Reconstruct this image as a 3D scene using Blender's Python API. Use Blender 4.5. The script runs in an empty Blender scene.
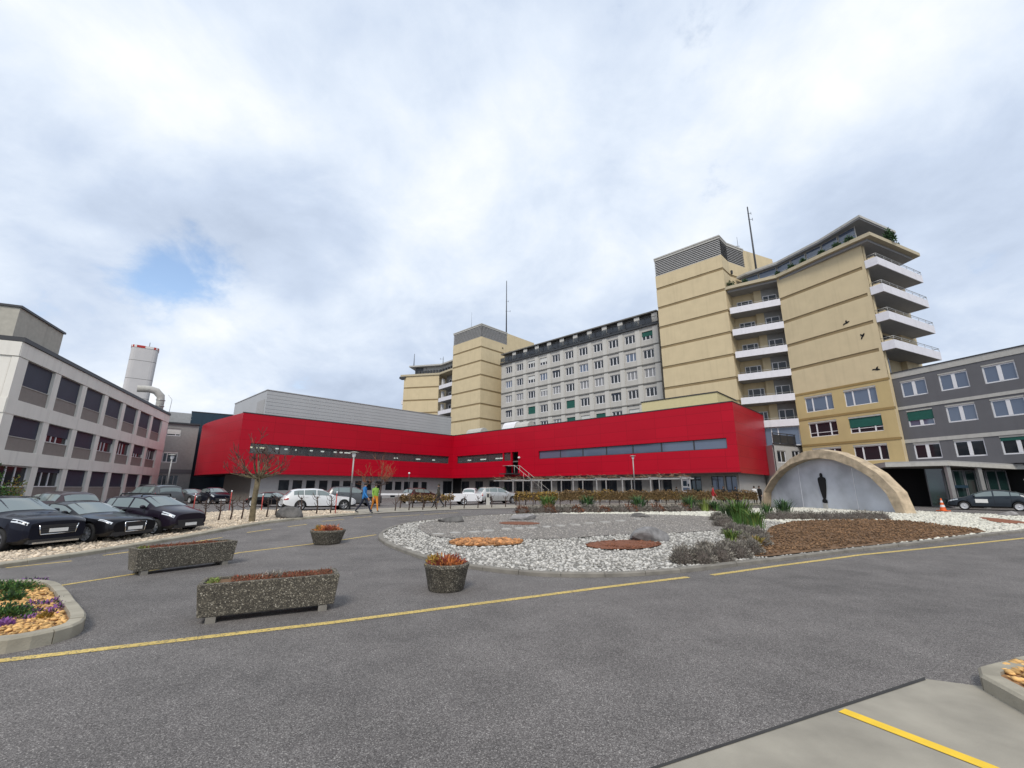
import bpy, bmesh, math, random
import numpy as np
from mathutils import Vector, Matrix
from mathutils.geometry import delaunay_2d_cdt
random.seed(7); rng = np.random.default_rng(7)
SC = bpy.context.scene; COL = SC.collection
rad = math.radians
# ------------------------------------------------------------------ camera
FPX, PITCH, ROLL, EYE = 432.0, rad(13.52), rad(0.137), 1.95
cam = bpy.data.cameras.new('camera'); cam_o = bpy.data.objects.new('camera', cam); COL.objects.link(cam_o)
cam.sensor_width = 36; cam.lens = 36*FPX/1024; cam.clip_start = .05; cam.clip_end = 3000
cam_o.location = (0, 0, EYE)
_cp, _sp, _cr, _sr = math.cos(PITCH), math.sin(PITCH), math.cos(ROLL), math.sin(ROLL)
_fw = Vector((0, _cp, _sp)); _up0 = Vector((0, -_sp, _cp)); _rt0 = Vector((1, 0, 0))
_rt = _cr*_rt0+_sr*_up0; _up = -_sr*_rt0+_cr*_up0
cam_o.rotation_euler = Matrix(((_rt.x, _up.x, -_fw.x), (_rt.y, _up.y, -_fw.y), (_rt.z, _up.z, -_fw.z))).to_euler()
SC.camera = cam_o
def ray(x, y): return _rt*((x-512)/FPX)+_up*((384-y)/FPX)+_fw
# ------------------------------------------------------------------ world, sun, exposure
SUN_EL, SUN_AZ = rad(46), rad(188)          # azimuth measured clockwise from +Y
SC.view_settings.view_transform = 'Standard'; SC.view_settings.look = 'None'
SC.view_settings.gamma = 1; SC.view_settings.exposure = 0.38
W = bpy.data.worlds.new('World'); SC.world = W; W.use_nodes = True
def build_world():
    nt = W.node_tree; N = nt.nodes; L = nt.links; N.clear()
    def n(t, **k):
        o = N.new(t)
        for a, b in k.items(): setattr(o, a, b)
        return o
    def math_(op, a, b=None, clamp=False):
        m = n('ShaderNodeMath', operation=op, use_clamp=clamp)
        for i, v in enumerate((a, b)):
            if v is None: continue
            if isinstance(v, (int, float)): m.inputs[i].default_value = v
            else: L.new(v, m.inputs[i])
        return m.outputs[0]
    out = n('ShaderNodeOutputWorld'); bg = n('ShaderNodeBackground'); bg.inputs['Strength'].default_value = 0.1
    sky = n('ShaderNodeTexSky', sky_type='NISHITA', sun_disc=False); sky.sun_elevation = SUN_EL; sky.sun_rotation = SUN_AZ
    tc = n('ShaderNodeTexCoord'); sep = n('ShaderNodeSeparateXYZ'); L.new(tc.outputs['Generated'], sep.inputs[0])
    zz = math_('ADD', math_('MAXIMUM', sep.outputs[2], 0.0), 0.45)
    cmb = n('ShaderNodeCombineXYZ'); L.new(math_('DIVIDE', sep.outputs[0], zz), cmb.inputs[0]); L.new(math_('DIVIDE', sep.outputs[1], zz), cmb.inputs[1])
    def noise(scale, det, rough, off, dist=0.0):
        mp = n('ShaderNodeMapping'); mp.inputs['Location'].default_value = off; L.new(cmb.outputs[0], mp.inputs[0])
        t = n('ShaderNodeTexNoise'); t.inputs['Scale'].default_value = scale; t.inputs['Detail'].default_value = det
        t.inputs['Roughness'].default_value = rough; t.inputs['Distortion'].default_value = dist; L.new(mp.outputs[0], t.inputs[0]); return t.outputs[0]
    big = noise(1.3, 3, .5, (2.3, 1.1, 0), .3); mid = noise(3.4, 8, .58, (5.2, 3.4, 1), .35); fine = noise(8.5, 9, .62, (1.2, 7.4, 2), .2)
    base = math_('ADD', math_('MULTIPLY', math_('SUBTRACT', math_('ADD', math_('MULTIPLY', mid, .62), math_('MULTIPLY', fine, .38)), .5), 1.7), .54)
    # gaps of blue between the clouds, where the broken cover opens
    hole = None
    for px, py, size, amp in ((160, 278, .0026, .22), (195, 266, .0030, .17), (178, 282, .0004, .12), (140, 266, .0012, .08), (225, 266, .0014, .10), (985, 263, .0009, .36), (945, 285, .002, .10), (384, 263, .0007, .30), (708, 205, .003, .27), (735, 160, .006, .09), (745, 8, .002, .10), (865, 28, .0010, .28), (690, 42, .0010, .26), (560, 5, .004, .10), (590, 130, .006, .05), (225, 300, .002, .06), (60, 300, .02, .10), (300, 350, .02, .09), (980, 330, .004, .05)):
        d = ray(px, py).normalized()
        dp = n('ShaderNodeVectorMath', operation='DOT_PRODUCT'); L.new(tc.outputs['Generated'], dp.inputs[0]); dp.inputs[1].default_value = d
        g = math_('MULTIPLY', math_('POWER', 2.718, math_('DIVIDE', math_('SUBTRACT', dp.outputs['Value'], 1.0), size)), amp)
        hole = g if hole is None else math_('ADD', hole, g)
    cover = math_('SUBTRACT', math_('ADD', base, .10), hole)
    cr = n('ShaderNodeMapRange', interpolation_type='SMOOTHSTEP'); cr.inputs['From Min'].default_value = .06; cr.inputs['From Max'].default_value = .40; L.new(cover, cr.inputs['Value'])
    # cloud brightness: soft grey undersides, white tops
    sh = math_('ADD', math_('MULTIPLY', big, .85), math_('ADD', math_('MULTIPLY', mid, .42), math_('MULTIPLY', fine, .17)))
    ramp = n('ShaderNodeValToRGB'); L.new(sh, ramp.inputs[0]); e = ramp.color_ramp.elements
    e[0].position = .56; e[0].color = (4.1, 4.8, 6.0, 1); e[1].position = .90; e[1].color = (7.9, 8.1, 8.25, 1)
    m1 = e.new(.66); m1.color = (4.9, 5.65, 6.9, 1); m2 = e.new(.76); m2.color = (6.1, 6.75, 7.7, 1)
    skg = n('ShaderNodeMix', data_type='RGBA', blend_type='MULTIPLY'); skg.inputs[0].default_value = 1
    L.new(sky.outputs[0], skg.inputs[6]); skg.inputs[7].default_value = (2.0, 1.9, 1.8, 1)
    mix = n('ShaderNodeMix', data_type='RGBA'); L.new(cr.outputs[0], mix.inputs[0]); L.new(skg.outputs[2], mix.inputs[6]); L.new(ramp.outputs[0], mix.inputs[7])
    L.new(mix.outputs[2], bg.inputs['Color']); L.new(bg.outputs[0], out.inputs[0])
build_world()
sun = bpy.data.lights.new('sun', 'SUN'); sun.energy = 1.8; sun.angle = rad(18); sun.color = (1, .93, .83)
sun_o = bpy.data.objects.new('sun', sun); COL.objects.link(sun_o)
_sd = Vector((math.sin(SUN_AZ)*math.cos(SUN_EL), math.cos(SUN_AZ)*math.cos(SUN_EL), math.sin(SUN_EL)))
sun_o.rotation_euler = _sd.to_track_quat('Z', 'Y').to_euler(); sun_o.location = (0, -20, 60)
# ------------------------------------------------------------------ materials
def nodes_of(m):
    m.use_nodes = True; return m.node_tree.nodes, m.node_tree.links, m.node_tree.nodes['Principled BSDF']
MATS = {}
def mat(name, col, rough=.7, metal=0.0, var=.12, scale=3.0, bump=0.0, bscale=40.0, island=0.0, spec=.5, coat=0.0, stain=0.0, coords='Object'):
    """procedural surface: two scales of noise vary the colour, optional bump, per-island variation, rain streaks"""
    if name in MATS: return MATS[name]
    m = bpy.data.materials.new(name); N, L, P = nodes_of(m)
    P.inputs['Roughness'].default_value = rough; P.inputs['Metallic'].default_value = metal
    P.inputs['Specular IOR Level'].default_value = spec
    if coat: P.inputs['Coat Weight'].default_value = coat; P.inputs['Coat Roughness'].default_value = .04
    tc = N.new('ShaderNodeTexCoord')
    def noise(s, det=4, vec=None):
        t = N.new('ShaderNodeTexNoise'); t.inputs['Scale'].default_value = s; t.inputs['Detail'].default_value = det
        L.new(vec or tc.outputs[coords], t.inputs[0]); return t.outputs[0]
    f = noise(scale, 6)
    v = N.new('ShaderNodeMapRange'); v.inputs['From Min'].default_value = .3; v.inputs['From Max'].default_value = .7
    v.inputs['To Min'].default_value = 1-var; v.inputs['To Max'].default_value = 1+var; L.new(f, v.inputs[0]); val = v.outputs[0]
    def mul(a, b):
        q = N.new('ShaderNodeMath'); q.operation = 'MULTIPLY'; L.new(a, q.inputs[0])
        if isinstance(b, float): q.inputs[1].default_value = b
        else: L.new(b, q.inputs[1])
        return q.outputs[0]
    if island:
        g = N.new('ShaderNodeNewGeometry'); r = N.new('ShaderNodeMapRange'); r.inputs['To Min'].default_value = 1-island; r.inputs['To Max'].default_value = 1+island
        L.new(g.outputs['Random Per Island'], r.inputs[0]); val = mul(val, r.outputs[0])
    if stain:
        mp = N.new('ShaderNodeMapping'); mp.inputs['Scale'].default_value = (2.2, 2.2, .12); L.new(tc.outputs[coords], mp.inputs[0])
        s = noise(1.0, 5, mp.outputs[0]); r = N.new('ShaderNodeMapRange'); r.inputs['From Min'].default_value = .52; r.inputs['From Max'].default_value = .75
        r.inputs['To Min'].default_value = 1; r.inputs['To Max'].default_value = 1-stain; L.new(s, r.inputs[0]); val = mul(val, r.outputs[0])
    hs = N.new('ShaderNodeHueSaturation'); hs.inputs['Color'].default_value = (*col, 1); L.new(val, hs.inputs['Value'])
    L.new(hs.outputs[0], P.inputs['Base Color'])
    if bump:
        b = N.new('ShaderNodeBump'); b.inputs['Strength'].default_value = bump; b.inputs['Distance'].default_value = .02
        L.new(noise(bscale, 3), b.inputs['Height']); L.new(b.outputs[0], P.inputs['Normal'])
    MATS[name] = m; return m
def speckle(name, cols, scale, rough=.85, patch=.12, pscale=.35, bump=.4, coords='Object', tint=None):
    """aggregate (asphalt, exposed pebble concrete): voronoi grains picking colours from a ramp, larger worn patches"""
    m = bpy.data.materials.new(name); N, L, P = nodes_of(m); P.inputs['Roughness'].default_value = rough
    tc = N.new('ShaderNodeTexCoord')
    vo = N.new('ShaderNodeTexVoronoi'); vo.inputs['Scale'].default_value = scale; L.new(tc.outputs[coords], vo.inputs['Vector'])
    sp = N.new('ShaderNodeSeparateColor'); L.new(vo.outputs['Color'], sp.inputs[0])
    rp = N.new('ShaderNodeValToRGB'); rp.color_ramp.interpolation = 'LINEAR'; e = rp.color_ramp.elements
    while len(e) < len(cols): e.new(.5)
    for i, (p, c) in enumerate(cols): e[i].position = p; e[i].color = (*c, 1)
    L.new(sp.outputs[0], rp.inputs[0])
    def nz(s, d):
        t = N.new('ShaderNodeTexNoise'); t.inputs['Scale'].default_value = s; t.inputs['Detail'].default_value = d; t.inputs['Roughness'].default_value = .6
        L.new(tc.outputs[coords], t.inputs[0]); return t.outputs[0]
    a = N.new('ShaderNodeMath'); a.operation = 'ADD'; L.new(nz(pscale, 5), a.inputs[0]); L.new(nz(pscale*7, 5), a.inputs[1])
    mr = N.new('ShaderNodeMapRange'); mr.inputs['From Min'].default_value = .7; mr.inputs['From Max'].default_value = 1.3
    mr.inputs['To Min'].default_value = 1-patch; mr.inputs['To Max'].default_value = 1+patch; L.new(a.outputs[0], mr.inputs[0])
    st = N.new('ShaderNodeMapRange'); st.inputs['From Min'].default_value = .56; st.inputs['From Max'].default_value = .72; st.inputs['To Min'].default_value = 1; st.inputs['To Max'].default_value = 1-patch*.8
    L.new(nz(pscale*3.1, 6), st.inputs[0]); mm = N.new('ShaderNodeMath'); mm.operation = 'MULTIPLY'; L.new(mr.outputs[0], mm.inputs[0]); L.new(st.outputs[0], mm.inputs[1])
    hs = N.new('ShaderNodeHueSaturation'); L.new(rp.outputs[0], hs.inputs['Color']); L.new(mm.outputs[0], hs.inputs['Value']); L.new(hs.outputs[0], P.inputs['Base Color'])
    b = N.new('ShaderNodeBump'); b.inputs['Strength'].default_value = bump; b.inputs['Distance'].default_value = .006
    L.new(vo.outputs['Distance'], b.inputs['Height']); L.new(b.outputs[0], P.inputs['Normal'])
    MATS[name] = m; return m
def glass(name, col=(.02, .025, .03), rough=.04, spec=1.0, clear=0.0):
    m = bpy.data.materials.new(name); N, L, P = nodes_of(m)
    P.inputs['Base Color'].default_value = (*col, 1); P.inputs['Roughness'].default_value = rough; P.inputs['Specular IOR Level'].default_value = spec
    P.inputs['IOR'].default_value = 1.5
    tc = N.new('ShaderNodeTexCoord'); t = N.new('ShaderNodeTexNoise'); t.inputs['Scale'].default_value = .7; L.new(tc.outputs['Object'], t.inputs[0])
    b = N.new('ShaderNodeBump'); b.inputs['Strength'].default_value = .03; L.new(t.outputs[0], b.inputs['Height']); L.new(b.outputs[0], P.inputs['Normal'])
    if clear:
        tr = N.new('ShaderNodeBsdfTransparent'); tr.inputs[0].default_value = (.75, .8, .8, 1); mx = N.new('ShaderNodeMixShader'); mx.inputs[0].default_value = clear
        out = N['Material Output']; L.new(P.outputs[0], mx.inputs[1]); L.new(tr.outputs[0], mx.inputs[2]); L.new(mx.outputs[0], out.inputs[0])
    MATS[name] = m; return m
def emit(name, col, s):
    m = bpy.data.materials.new(name); N, L, P = nodes_of(m); P.inputs['Base Color'].default_value = (*col, 1)
    P.inputs['Emission Color'].default_value = (*col, 1); P.inputs['Emission Strength'].default_value = s; MATS[name] = m; return m
M_ASPH = speckle('asphalt', [(0, (.056, .050, .047)), (.4, (.107, .097, .092)), (.75, (.163, .150, .142)), (.93, (.235, .22, .207)), (1, (.37, .345, .32))], 125, patch=.27, pscale=.16, coords='Object')
M_ASPH2 = speckle('old_asphalt', [(0, (.065, .06, .06)), (.5, (.10, .096, .096)), (.85, (.15, .145, .14)), (1, (.28, .27, .25))], 70, patch=.22, pscale=.5)
M_PEB = speckle('pebble_concrete', [(0, (.045, .040, .032)), (.45, (.085, .075, .058)), (.75, (.13, .115, .088)), (.90, (.20, .178, .135)), (.97, (.36, .33, .26)), (1, (.5, .46, .38))], 72, patch=.3, pscale=1.6, bump=.9)
M_CONC = mat('pavement_concrete', (.30, .275, .225), .85, var=.2, scale=1.6, bump=.15, bscale=60)
M_KERB = mat('kerb_concrete', (.33, .30, .235), .9, var=.22, scale=2.5, bump=.3, bscale=50, island=.08)
M_KERBG = mat('grey_kerb', (.20, .185, .16), .9, var=.25, scale=2.5, bump=.3, bscale=50, island=.1)
M_YEL = speckle('yellow_road_paint', [(0, (.12, .11, .09)), (.10, (.16, .14, .10)), (.16, (.50, .365, .11)), (.7, (.56, .41, .125)), (1, (.62, .47, .17))], 60, patch=.2, pscale=1.2)
M_YELB = mat('bright_yellow_paint', (.80, .52, .03), .6, var=.06, scale=6)
M_GRAV = mat('fine_gravel', (.19, .175, .16), .95, var=.3, scale=26, bump=.6, bscale=60)
M_WBED = mat('white_stone_bed', (.20, .19, .17), .95, var=.4, scale=14, bump=.8, bscale=30)
M_WST = mat('pale_stone', (.42, .405, .375), .9, var=.12, scale=9, island=.5)
M_WST2 = mat('white_limestone', (.60, .58, .50), .9, var=.08, scale=9, island=.2)
M_BST = mat('beige_stone', (.56, .47, .36), .9, var=.1, scale=9, island=.32)
M_BBED = mat('beige_gravel_bed', (.42, .35, .265), .95, var=.35, scale=12, bump=.8, bscale=30)
M_OST = mat('orange_stone', (.42, .20, .08), .9, var=.2, scale=9, island=.55)
M_OBED = mat('orange_gravel_bed', (.30, .16, .07), .95, var=.35, scale=14, bump=.7, bscale=30)
M_RUST = mat('rust_mulch', (.185, .072, .038), .95, var=.3, scale=14, bump=.9, bscale=40, island=.4)
M_SOIL = mat('brown_soil', (.155, .088, .044), .97, var=.35, scale=5, bump=1, bscale=22)
M_CLOD = mat('soil_clod', (.16, .093, .048), .97, var=.35, scale=.9, island=.55)
M_ROCK = mat('boulder_rock', (.25, .24, .235), .9, var=.35, scale=4, bump=.8, bscale=12)
M_RDARK = mat('dark_rock', (.11, .105, .10), .9, var=.35, scale=4, bump=.8, bscale=12)
M_RED = mat('red_cladding', (.45, .0035, .019), .35, var=.035, scale=.35, spec=.2)
def seams(m, w, h, dark):
    N, L, P = m.node_tree.nodes, m.node_tree.links, m.node_tree.nodes['Principled BSDF']; src = P.inputs['Base Color'].links[0].from_socket
    tc = N.new('ShaderNodeTexCoord'); sp = N.new('ShaderNodeSeparateXYZ'); L.new(tc.outputs['Object'], sp.inputs[0]); cb = N.new('ShaderNodeCombineXYZ'); L.new(sp.outputs[0], cb.inputs[0]); L.new(sp.outputs[2], cb.inputs[1])
    b = N.new('ShaderNodeTexBrick'); b.offset = 0; b.inputs['Scale'].default_value = 1; b.inputs['Brick Width'].default_value = w; b.inputs['Row Height'].default_value = h; b.inputs['Mortar Size'].default_value = .018
    b.inputs['Color1'].default_value = (1, 1, 1, 1); b.inputs['Color2'].default_value = (.93, .93, .93, 1); b.inputs['Mortar'].default_value = (dark, dark, dark, 1); L.new(cb.outputs[0], b.inputs['Vector'])
    mx = N.new('ShaderNodeMix'); mx.data_type = 'RGBA'; mx.blend_type = 'MULTIPLY'; mx.inputs[0].default_value = 1; L.new(src, mx.inputs[6]); L.new(b.outputs['Color'], mx.inputs[7]); L.new(mx.outputs[2], P.inputs['Base Color'])
seams(M_RED, 3.6, 1.16, .62)
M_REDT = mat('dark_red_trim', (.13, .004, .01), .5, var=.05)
M_GREYBOX = mat('light_metal_cladding', (.42, .43, .44), .5, var=.04, scale=.4)
M_YW = mat('ochre_render', (.60, .495, .315), .9, var=.05, scale=.8, stain=.10)
M_YWG = mat('golden_render', (.51, .395, .195), .9, var=.05, scale=.8, stain=.06)
M_YB = mat('ochre_band', (.30, .205, .08), .9, var=.1, scale=1)
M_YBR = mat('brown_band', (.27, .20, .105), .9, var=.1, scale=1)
M_LOUV = mat('louvre_metal', (.36, .355, .35), .5, var=.06)
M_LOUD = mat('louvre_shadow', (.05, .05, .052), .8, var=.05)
M_EW = mat('pale_concrete_panel', (.48, .465, .435), .9, var=.06, scale=.7, stain=.12)
M_EWL = mat('pale_pier', (.56, .545, .51), .9, var=.05, scale=.7, stain=.10)
M_LEDGE = mat('grey_ledge', (.17, .165, .155), .9, var=.12)
M_WHITE = mat('white_paint', (.72, .72, .74), .5, var=.03)
M_PARA = mat('white_balcony_parapet', (.70, .69, .73), .7, var=.04, stain=.08)
M_SOFF = mat('soffit_grey', (.30, .30, .305), .85, var=.06)
M_DARK = mat('dark_metal', (.035, .037, .042), .45, var=.1)
M_DGREY = mat('anthracite_render', (.125, .125, .135), .85, var=.06, scale=.7, stain=.08)
M_BANDW = mat('pale_grey_band', (.45, .44, .41), .85, var=.08, stain=.1)
M_ICON = mat('warm_concrete', (.76, .735, .675), .9, var=.05, scale=.6, stain=.12, bump=.05)
M_IPAN = mat('grey_brown_spandrel', (.235, .21, .19), .75, var=.06)
M_BLIND = mat('dark_blue_blind', (.03, .038, .062), .6, var=.1, scale=1)
M_GREENB = mat('green_blind', (.006, .085, .065), .7, var=.1)
M_WB = mat('white_blind', (.6, .6, .58), .7, var=.05)
M_BLUE = mat('petrol_blue_cladding', (.012, .035, .058), .4, var=.06)
M_LINK = mat('link_concrete', (.27, .27, .265), .9, var=.08)
M_GFW = mat('ground_floor_wall', (.42, .415, .41), .9, var=.05, stain=.06)
M_GFD = mat('ground_floor_grey', (.25, .235, .215), .9, var=.08)
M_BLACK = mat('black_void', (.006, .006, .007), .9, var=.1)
M_GL = glass('window_glass', (.018, .022, .027), .05, .5); M_GLB = glass('sky_glass', (.10, .13, .19), .06, 1.0)  # second glass has the reflected sky put into its blue-grey base colour
M_GLO = glass('office_glass', (.03, .033, .037), .12, .18); M_GLCU = glass('curtained_glass', (.24, .24, .245), .08, .5)
M_GLT = glass('ribbon_glass', (.10, .10, .105), .03, 1.0, clear=.45)
M_GLR = glass('entrance_glass', (.012, .03, .028), .05, 1.0)
M_GLC = glass('car_glass', (.15, .185, .185), .03, 1.0)  # pale base colour carries the sky mirrored in the car windows
M_ROOM = mat('room_wall', (.16, .15, .145), .9, var=.2, scale=.6)
M_LIT = emit('ceiling_lamp_glow', (1, .90, .62), 4)
M_LITW = emit('ribbon_lamp_glow', (1, .97, .9), 3)
M_GALV = mat('galvanised_steel', (.42, .42, .41), .45, .6, var=.08)
M_CHIM = mat('chimney_cladding', (.54, .53, .53), .7, var=.05, scale=.5)
M_WSTR = mat('white_stripe', (.7, .68, .66), .7); M_RSTR = mat('red_stripe', (.42, .03, .025), .7)
M_ARCH = mat('tan_limestone', (.46, .365, .25), .9, var=.3, scale=2.2, bump=.5, bscale=14, stain=.12)
M_ARCHD = mat('shaded_limestone', (.30, .205, .115), .9, var=.25, scale=2.2, bump=.6, bscale=14)  # darker copy of the limestone for the arch's shaded underside, not used
M_PANEL = None
M_BARK = mat('bark', (.115, .085, .05), .95, var=.4, scale=6, bump=.8, bscale=20)
M_BARKY = mat('lichen_bark', (.15, .12, .07), .95, var=.5, scale=5, bump=.8, bscale=20)
M_TWIG = mat('twig', (.075, .05, .04), .9, var=.2)
M_TWIGO = mat('orange_twig', (.26, .105, .05), .9, var=.2)
M_LEAF = mat('green_leaf', (.07, .15, .03), .7, var=.15, island=.45)
M_LEAFL = mat('lime_leaf', (.15, .20, .04), .7, var=.15, island=.4)
M_LEAFD = mat('dark_green_leaf', (.03, .075, .024), .75, var=.15, island=.5)
M_LAV = mat('grey_lavender_leaf', (.23, .21, .18), .9, var=.15, island=.5)
M_LAVC = mat('lavender_core', (.09, .075, .065), .95, var=.2)
M_HEDGE = mat('winter_hedge_leaf', (.165, .105, .045), .85, var=.2, island=.5)
M_HEDGY = mat('yellow_hedge_leaf', (.30, .19, .035), .85, var=.2, island=.4)
M_PURP = mat('purple_petal', (.27, .11, .34), .7, var=.1, island=.35)
M_HEA = mat('red_heather', (.26, .06, .035), .9, var=.2, island=.5)
M_HEAO = mat('orange_heather', (.50, .17, .05), .9, var=.2, island=.4)
M_BROWNP = mat('dry_brown_plant', (.18, .075, .04), .9, var=.2, island=.45)
M_TYRE = mat('tyre_rubber', (.018, .018, .019), .85, var=.15, scale=9)
M_RIM = mat('alloy_rim', (.55, .56, .58), .35, .3, var=.05)
M_RIMD = mat('dark_alloy_rim', (.30, .30, .31), .35, .4, var=.05)
M_TRIM = mat('black_plastic', (.02, .02, .022), .6, var=.1)
M_CHROME = mat('chrome', (.65, .66, .68), .15, 1.0, var=.02)
M_LAMP = mat('headlight_lens', (.62, .66, .70), .12, var=.1, coat=.6)
M_TAIL = mat('tail_lamp_red', (.30, .008, .01), .2, var=.05, coat=.5)
M_PLATE = mat('number_plate', (.74, .74, .72), .5, var=.03)
M_SKIN = mat('skin', (.45, .27, .19), .6, var=.05)
M_HAIR = mat('dark_hair', (.03, .02, .015), .7, var=.2)
M_ORANGE = mat('orange_plastic', (.75, .13, .02), .5, var=.05)
# ------------------------------------------------------------------ mesh helpers
class MB:
    def __init__(s): s.v = []; s.f = []; s.m = []; s.sm = []
    def add(s, vs, fs, mi=0, smooth=False):
        b = len(s.v); s.v += [tuple(v) for v in vs]
        for f in fs: s.f.append([b+i for i in f]); s.m.append(mi); s.sm.append(smooth)
    def box(s, x0, x1, y0, y1, z0, z1, mi=0):
        s.add([(x0, y0, z0), (x1, y0, z0), (x1, y1, z0), (x0, y1, z0), (x0, y0, z1), (x1, y0, z1), (x1, y1, z1), (x0, y1, z1)],
              [(0, 3, 2, 1), (4, 5, 6, 7), (0, 1, 5, 4), (1, 2, 6, 5), (2, 3, 7, 6), (3, 0, 4, 7)], mi)
    def quad(s, a, b, c, d, mi=0): s.add([a, b, c, d], [(0, 1, 2, 3)], mi)
    def prism(s, poly, z0, z1, mi=0, top=None):
        n = len(poly); A = sum(poly[i][0]*poly[(i+1) % n][1]-poly[(i+1) % n][0]*poly[i][1] for i in range(n))
        if A < 0: poly = poly[::-1]
        s.add([(p[0], p[1], z0) for p in poly]+[(p[0], p[1], z1) for p in poly],
              [tuple(range(n))[::-1], tuple(range(n, 2*n))]+[(i, (i+1) % n, n+(i+1) % n, n+i) for i in range(n)], mi)
        if top is not None: s.m[-n-1] = top
    def tube(s, pts, rs, n=8, mi=0, smooth=True, cap=True):
        pts = [Vector(p) for p in pts]
        if not isinstance(rs, (list, tuple)): rs = [rs]*len(pts)
        vs = []; fs = []
        for i, p in enumerate(pts):
            d = (pts[min(i+1, len(pts)-1)]-pts[max(i-1, 0)]).normalized()
            a = d.orthogonal().normalized() if i == 0 else (a-d*a.dot(d)).normalized()
            b = d.cross(a)
            vs += [p+(a*math.cos(2*math.pi*k/n)+b*math.sin(2*math.pi*k/n))*rs[i] for k in range(n)]
        for i in range(len(pts)-1):
            fs += [(i*n+k, i*n+(k+1) % n, (i+1)*n+(k+1) % n, (i+1)*n+k) for k in range(n)]
        if cap: fs += [tuple(range(n))[::-1], tuple(range((len(pts)-1)*n, len(pts)*n))]
        s.add(vs, fs, mi, smooth)
    def lathe(s, prof, n=20, c=(0, 0, 0), mi=0, smooth=True, squash=1.0):
        vs = []; fs = []; m = len(prof)
        for k in range(n):
            a = 2*math.pi*k/n
            vs += [(c[0]+r*math.cos(a), c[1]+r*math.sin(a)*squash, c[2]+z) for r, z in prof]
        for k in range(n):
            k2 = (k+1) % n
            for i in range(m-1): fs.append((k*m+i, k2*m+i, k2*m+i+1, k*m+i+1))
        s.add(vs, fs, mi, smooth)
    def mesh(s, name, mats):
        me = bpy.data.meshes.new(name); me.from_pydata(s.v, [], s.f)
        for m in (mats if isinstance(mats, (list, tuple)) else [mats]): me.materials.append(m)
        me.polygons.foreach_set('material_index', s.m); me.polygons.foreach_set('use_smooth', s.sm); me.update(); return me
    def build(s, name, mats, parent=None, **k): return obj(name, s.mesh(name, mats), parent, **k)
def obj(name, me, parent=None, loc=(0, 0, 0), rz=0.0):
    o = bpy.data.objects.new(name, me); COL.objects.link(o); o.location = loc; o.rotation_euler = (0, 0, rz)
    if parent is not None: o.parent = parent
    return o
def tag(o, label=None, cat=None, group=None, kind=None):
    if label: o['label'] = label
    if cat: o['category'] = cat
    if group: o['group'] = group
    if kind: o['kind'] = kind
    return o
def thing(name, label, cat, loc=(0, 0, 0), rz=0.0, group=None): return tag(obj(name, None, None, loc, rz), label, cat, group)
def copy_tree(o, parent=None):
    c = o.copy(); COL.objects.link(c)
    if parent is not None: c.parent = parent
    for ch in list(o.children): copy_tree(ch, c)
    return c
def npmesh(name, V, Fc, mats, mi=None, smooth=False):
    """mesh from numpy arrays of vertices and same-size faces"""
    me = bpy.data.meshes.new(name); nf, k = Fc.shape
    me.vertices.add(len(V)); me.vertices.foreach_set('co', np.asarray(V, dtype=np.float32).ravel())
    me.loops.add(nf*k); me.loops.foreach_set('vertex_index', Fc.astype(np.int32).ravel())
    me.polygons.add(nf); me.polygons.foreach_set('loop_start', np.arange(0, nf*k, k, dtype=np.int32))
    for m in (mats if isinstance(mats, (list, tuple)) else [mats]): me.materials.append(m)
    if mi is not None: me.polygons.foreach_set('material_index', np.asarray(mi, dtype=np.int32))
    if smooth: me.polygons.foreach_set('use_smooth', np.ones(nf, dtype=bool))
    me.update(calc_edges=True); me.validate(); return me
def smooth_by_angle(me, ang=35):
    bm = bmesh.new(); bm.from_mesh(me); bmesh.ops.remove_doubles(bm, verts=bm.verts, dist=1e-5)
    for e in bm.edges: e.smooth = not (len(e.link_faces) == 2 and e.calc_face_angle(0) > rad(ang))
    for f in bm.faces: f.smooth = True
    bm.to_mesh(me); bm.free(); return me
# ------------------------------------------------------------------ terrain: level in front, rising gently to the far car park
GF = 0.43
def gh(y):
    t = min(1, max(0, (y-12)/16)); return GF*t*t*(3-2*t)
def gp(x, y):
    """where the sight line through a measured photo point meets the ground"""
    d = ray(x, y); z = 0.0
    for _ in range(60):
        t = (z-EYE)/d.z; z = .5*z+.5*gh(d.y*t)
    return (d.x*t, d.y*t)
def G(*pts): return [gp(*p) for p in pts]
def ground():
    ys = [-300, -60, -20, 0, 8]+[12+.25*i for i in range(65)]+[30, 40, 60, 100, 200, 500, 1500]
    xs = [-1500, -400, -100, -40, 0, 40, 100, 400, 1500]; V = [(x, y, gh(y)) for y in ys for x in xs]; n = len(xs)
    Fs = [(j*n+i, j*n+i+1, (j+1)*n+i+1, (j+1)*n+i) for j in range(len(ys)-1) for i in range(n-1)]
    mb = MB(); mb.add(V, Fs); return tag(mb.build('ground', M_ASPH), kind='structure')
ground()
def inpoly(P, poly):
    x, y = P[:, 0], P[:, 1]; ins = np.zeros(len(P), bool); n = len(poly)
    for i in range(n):
        x1, y1 = poly[i]; x2, y2 = poly[(i+1) % n]
        c = ((y1 > y) != (y2 > y)) & (x < (x2-x1)*(y-y1)/((y2-y1) if y2 != y1 else 1e-9)+x1); ins ^= c
    return ins
def resample(poly, step, closed=True):
    out = []; n = len(poly)
    for i in range(n if closed else n-1):
        a, b = Vector(poly[i]), Vector(poly[(i+1) % n]); k = max(1, int((b-a).length/step))
        out += [tuple(a.lerp(b, j/k)) for j in range(k)]
    if not closed: out.append(tuple(poly[-1]))
    return out
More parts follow.
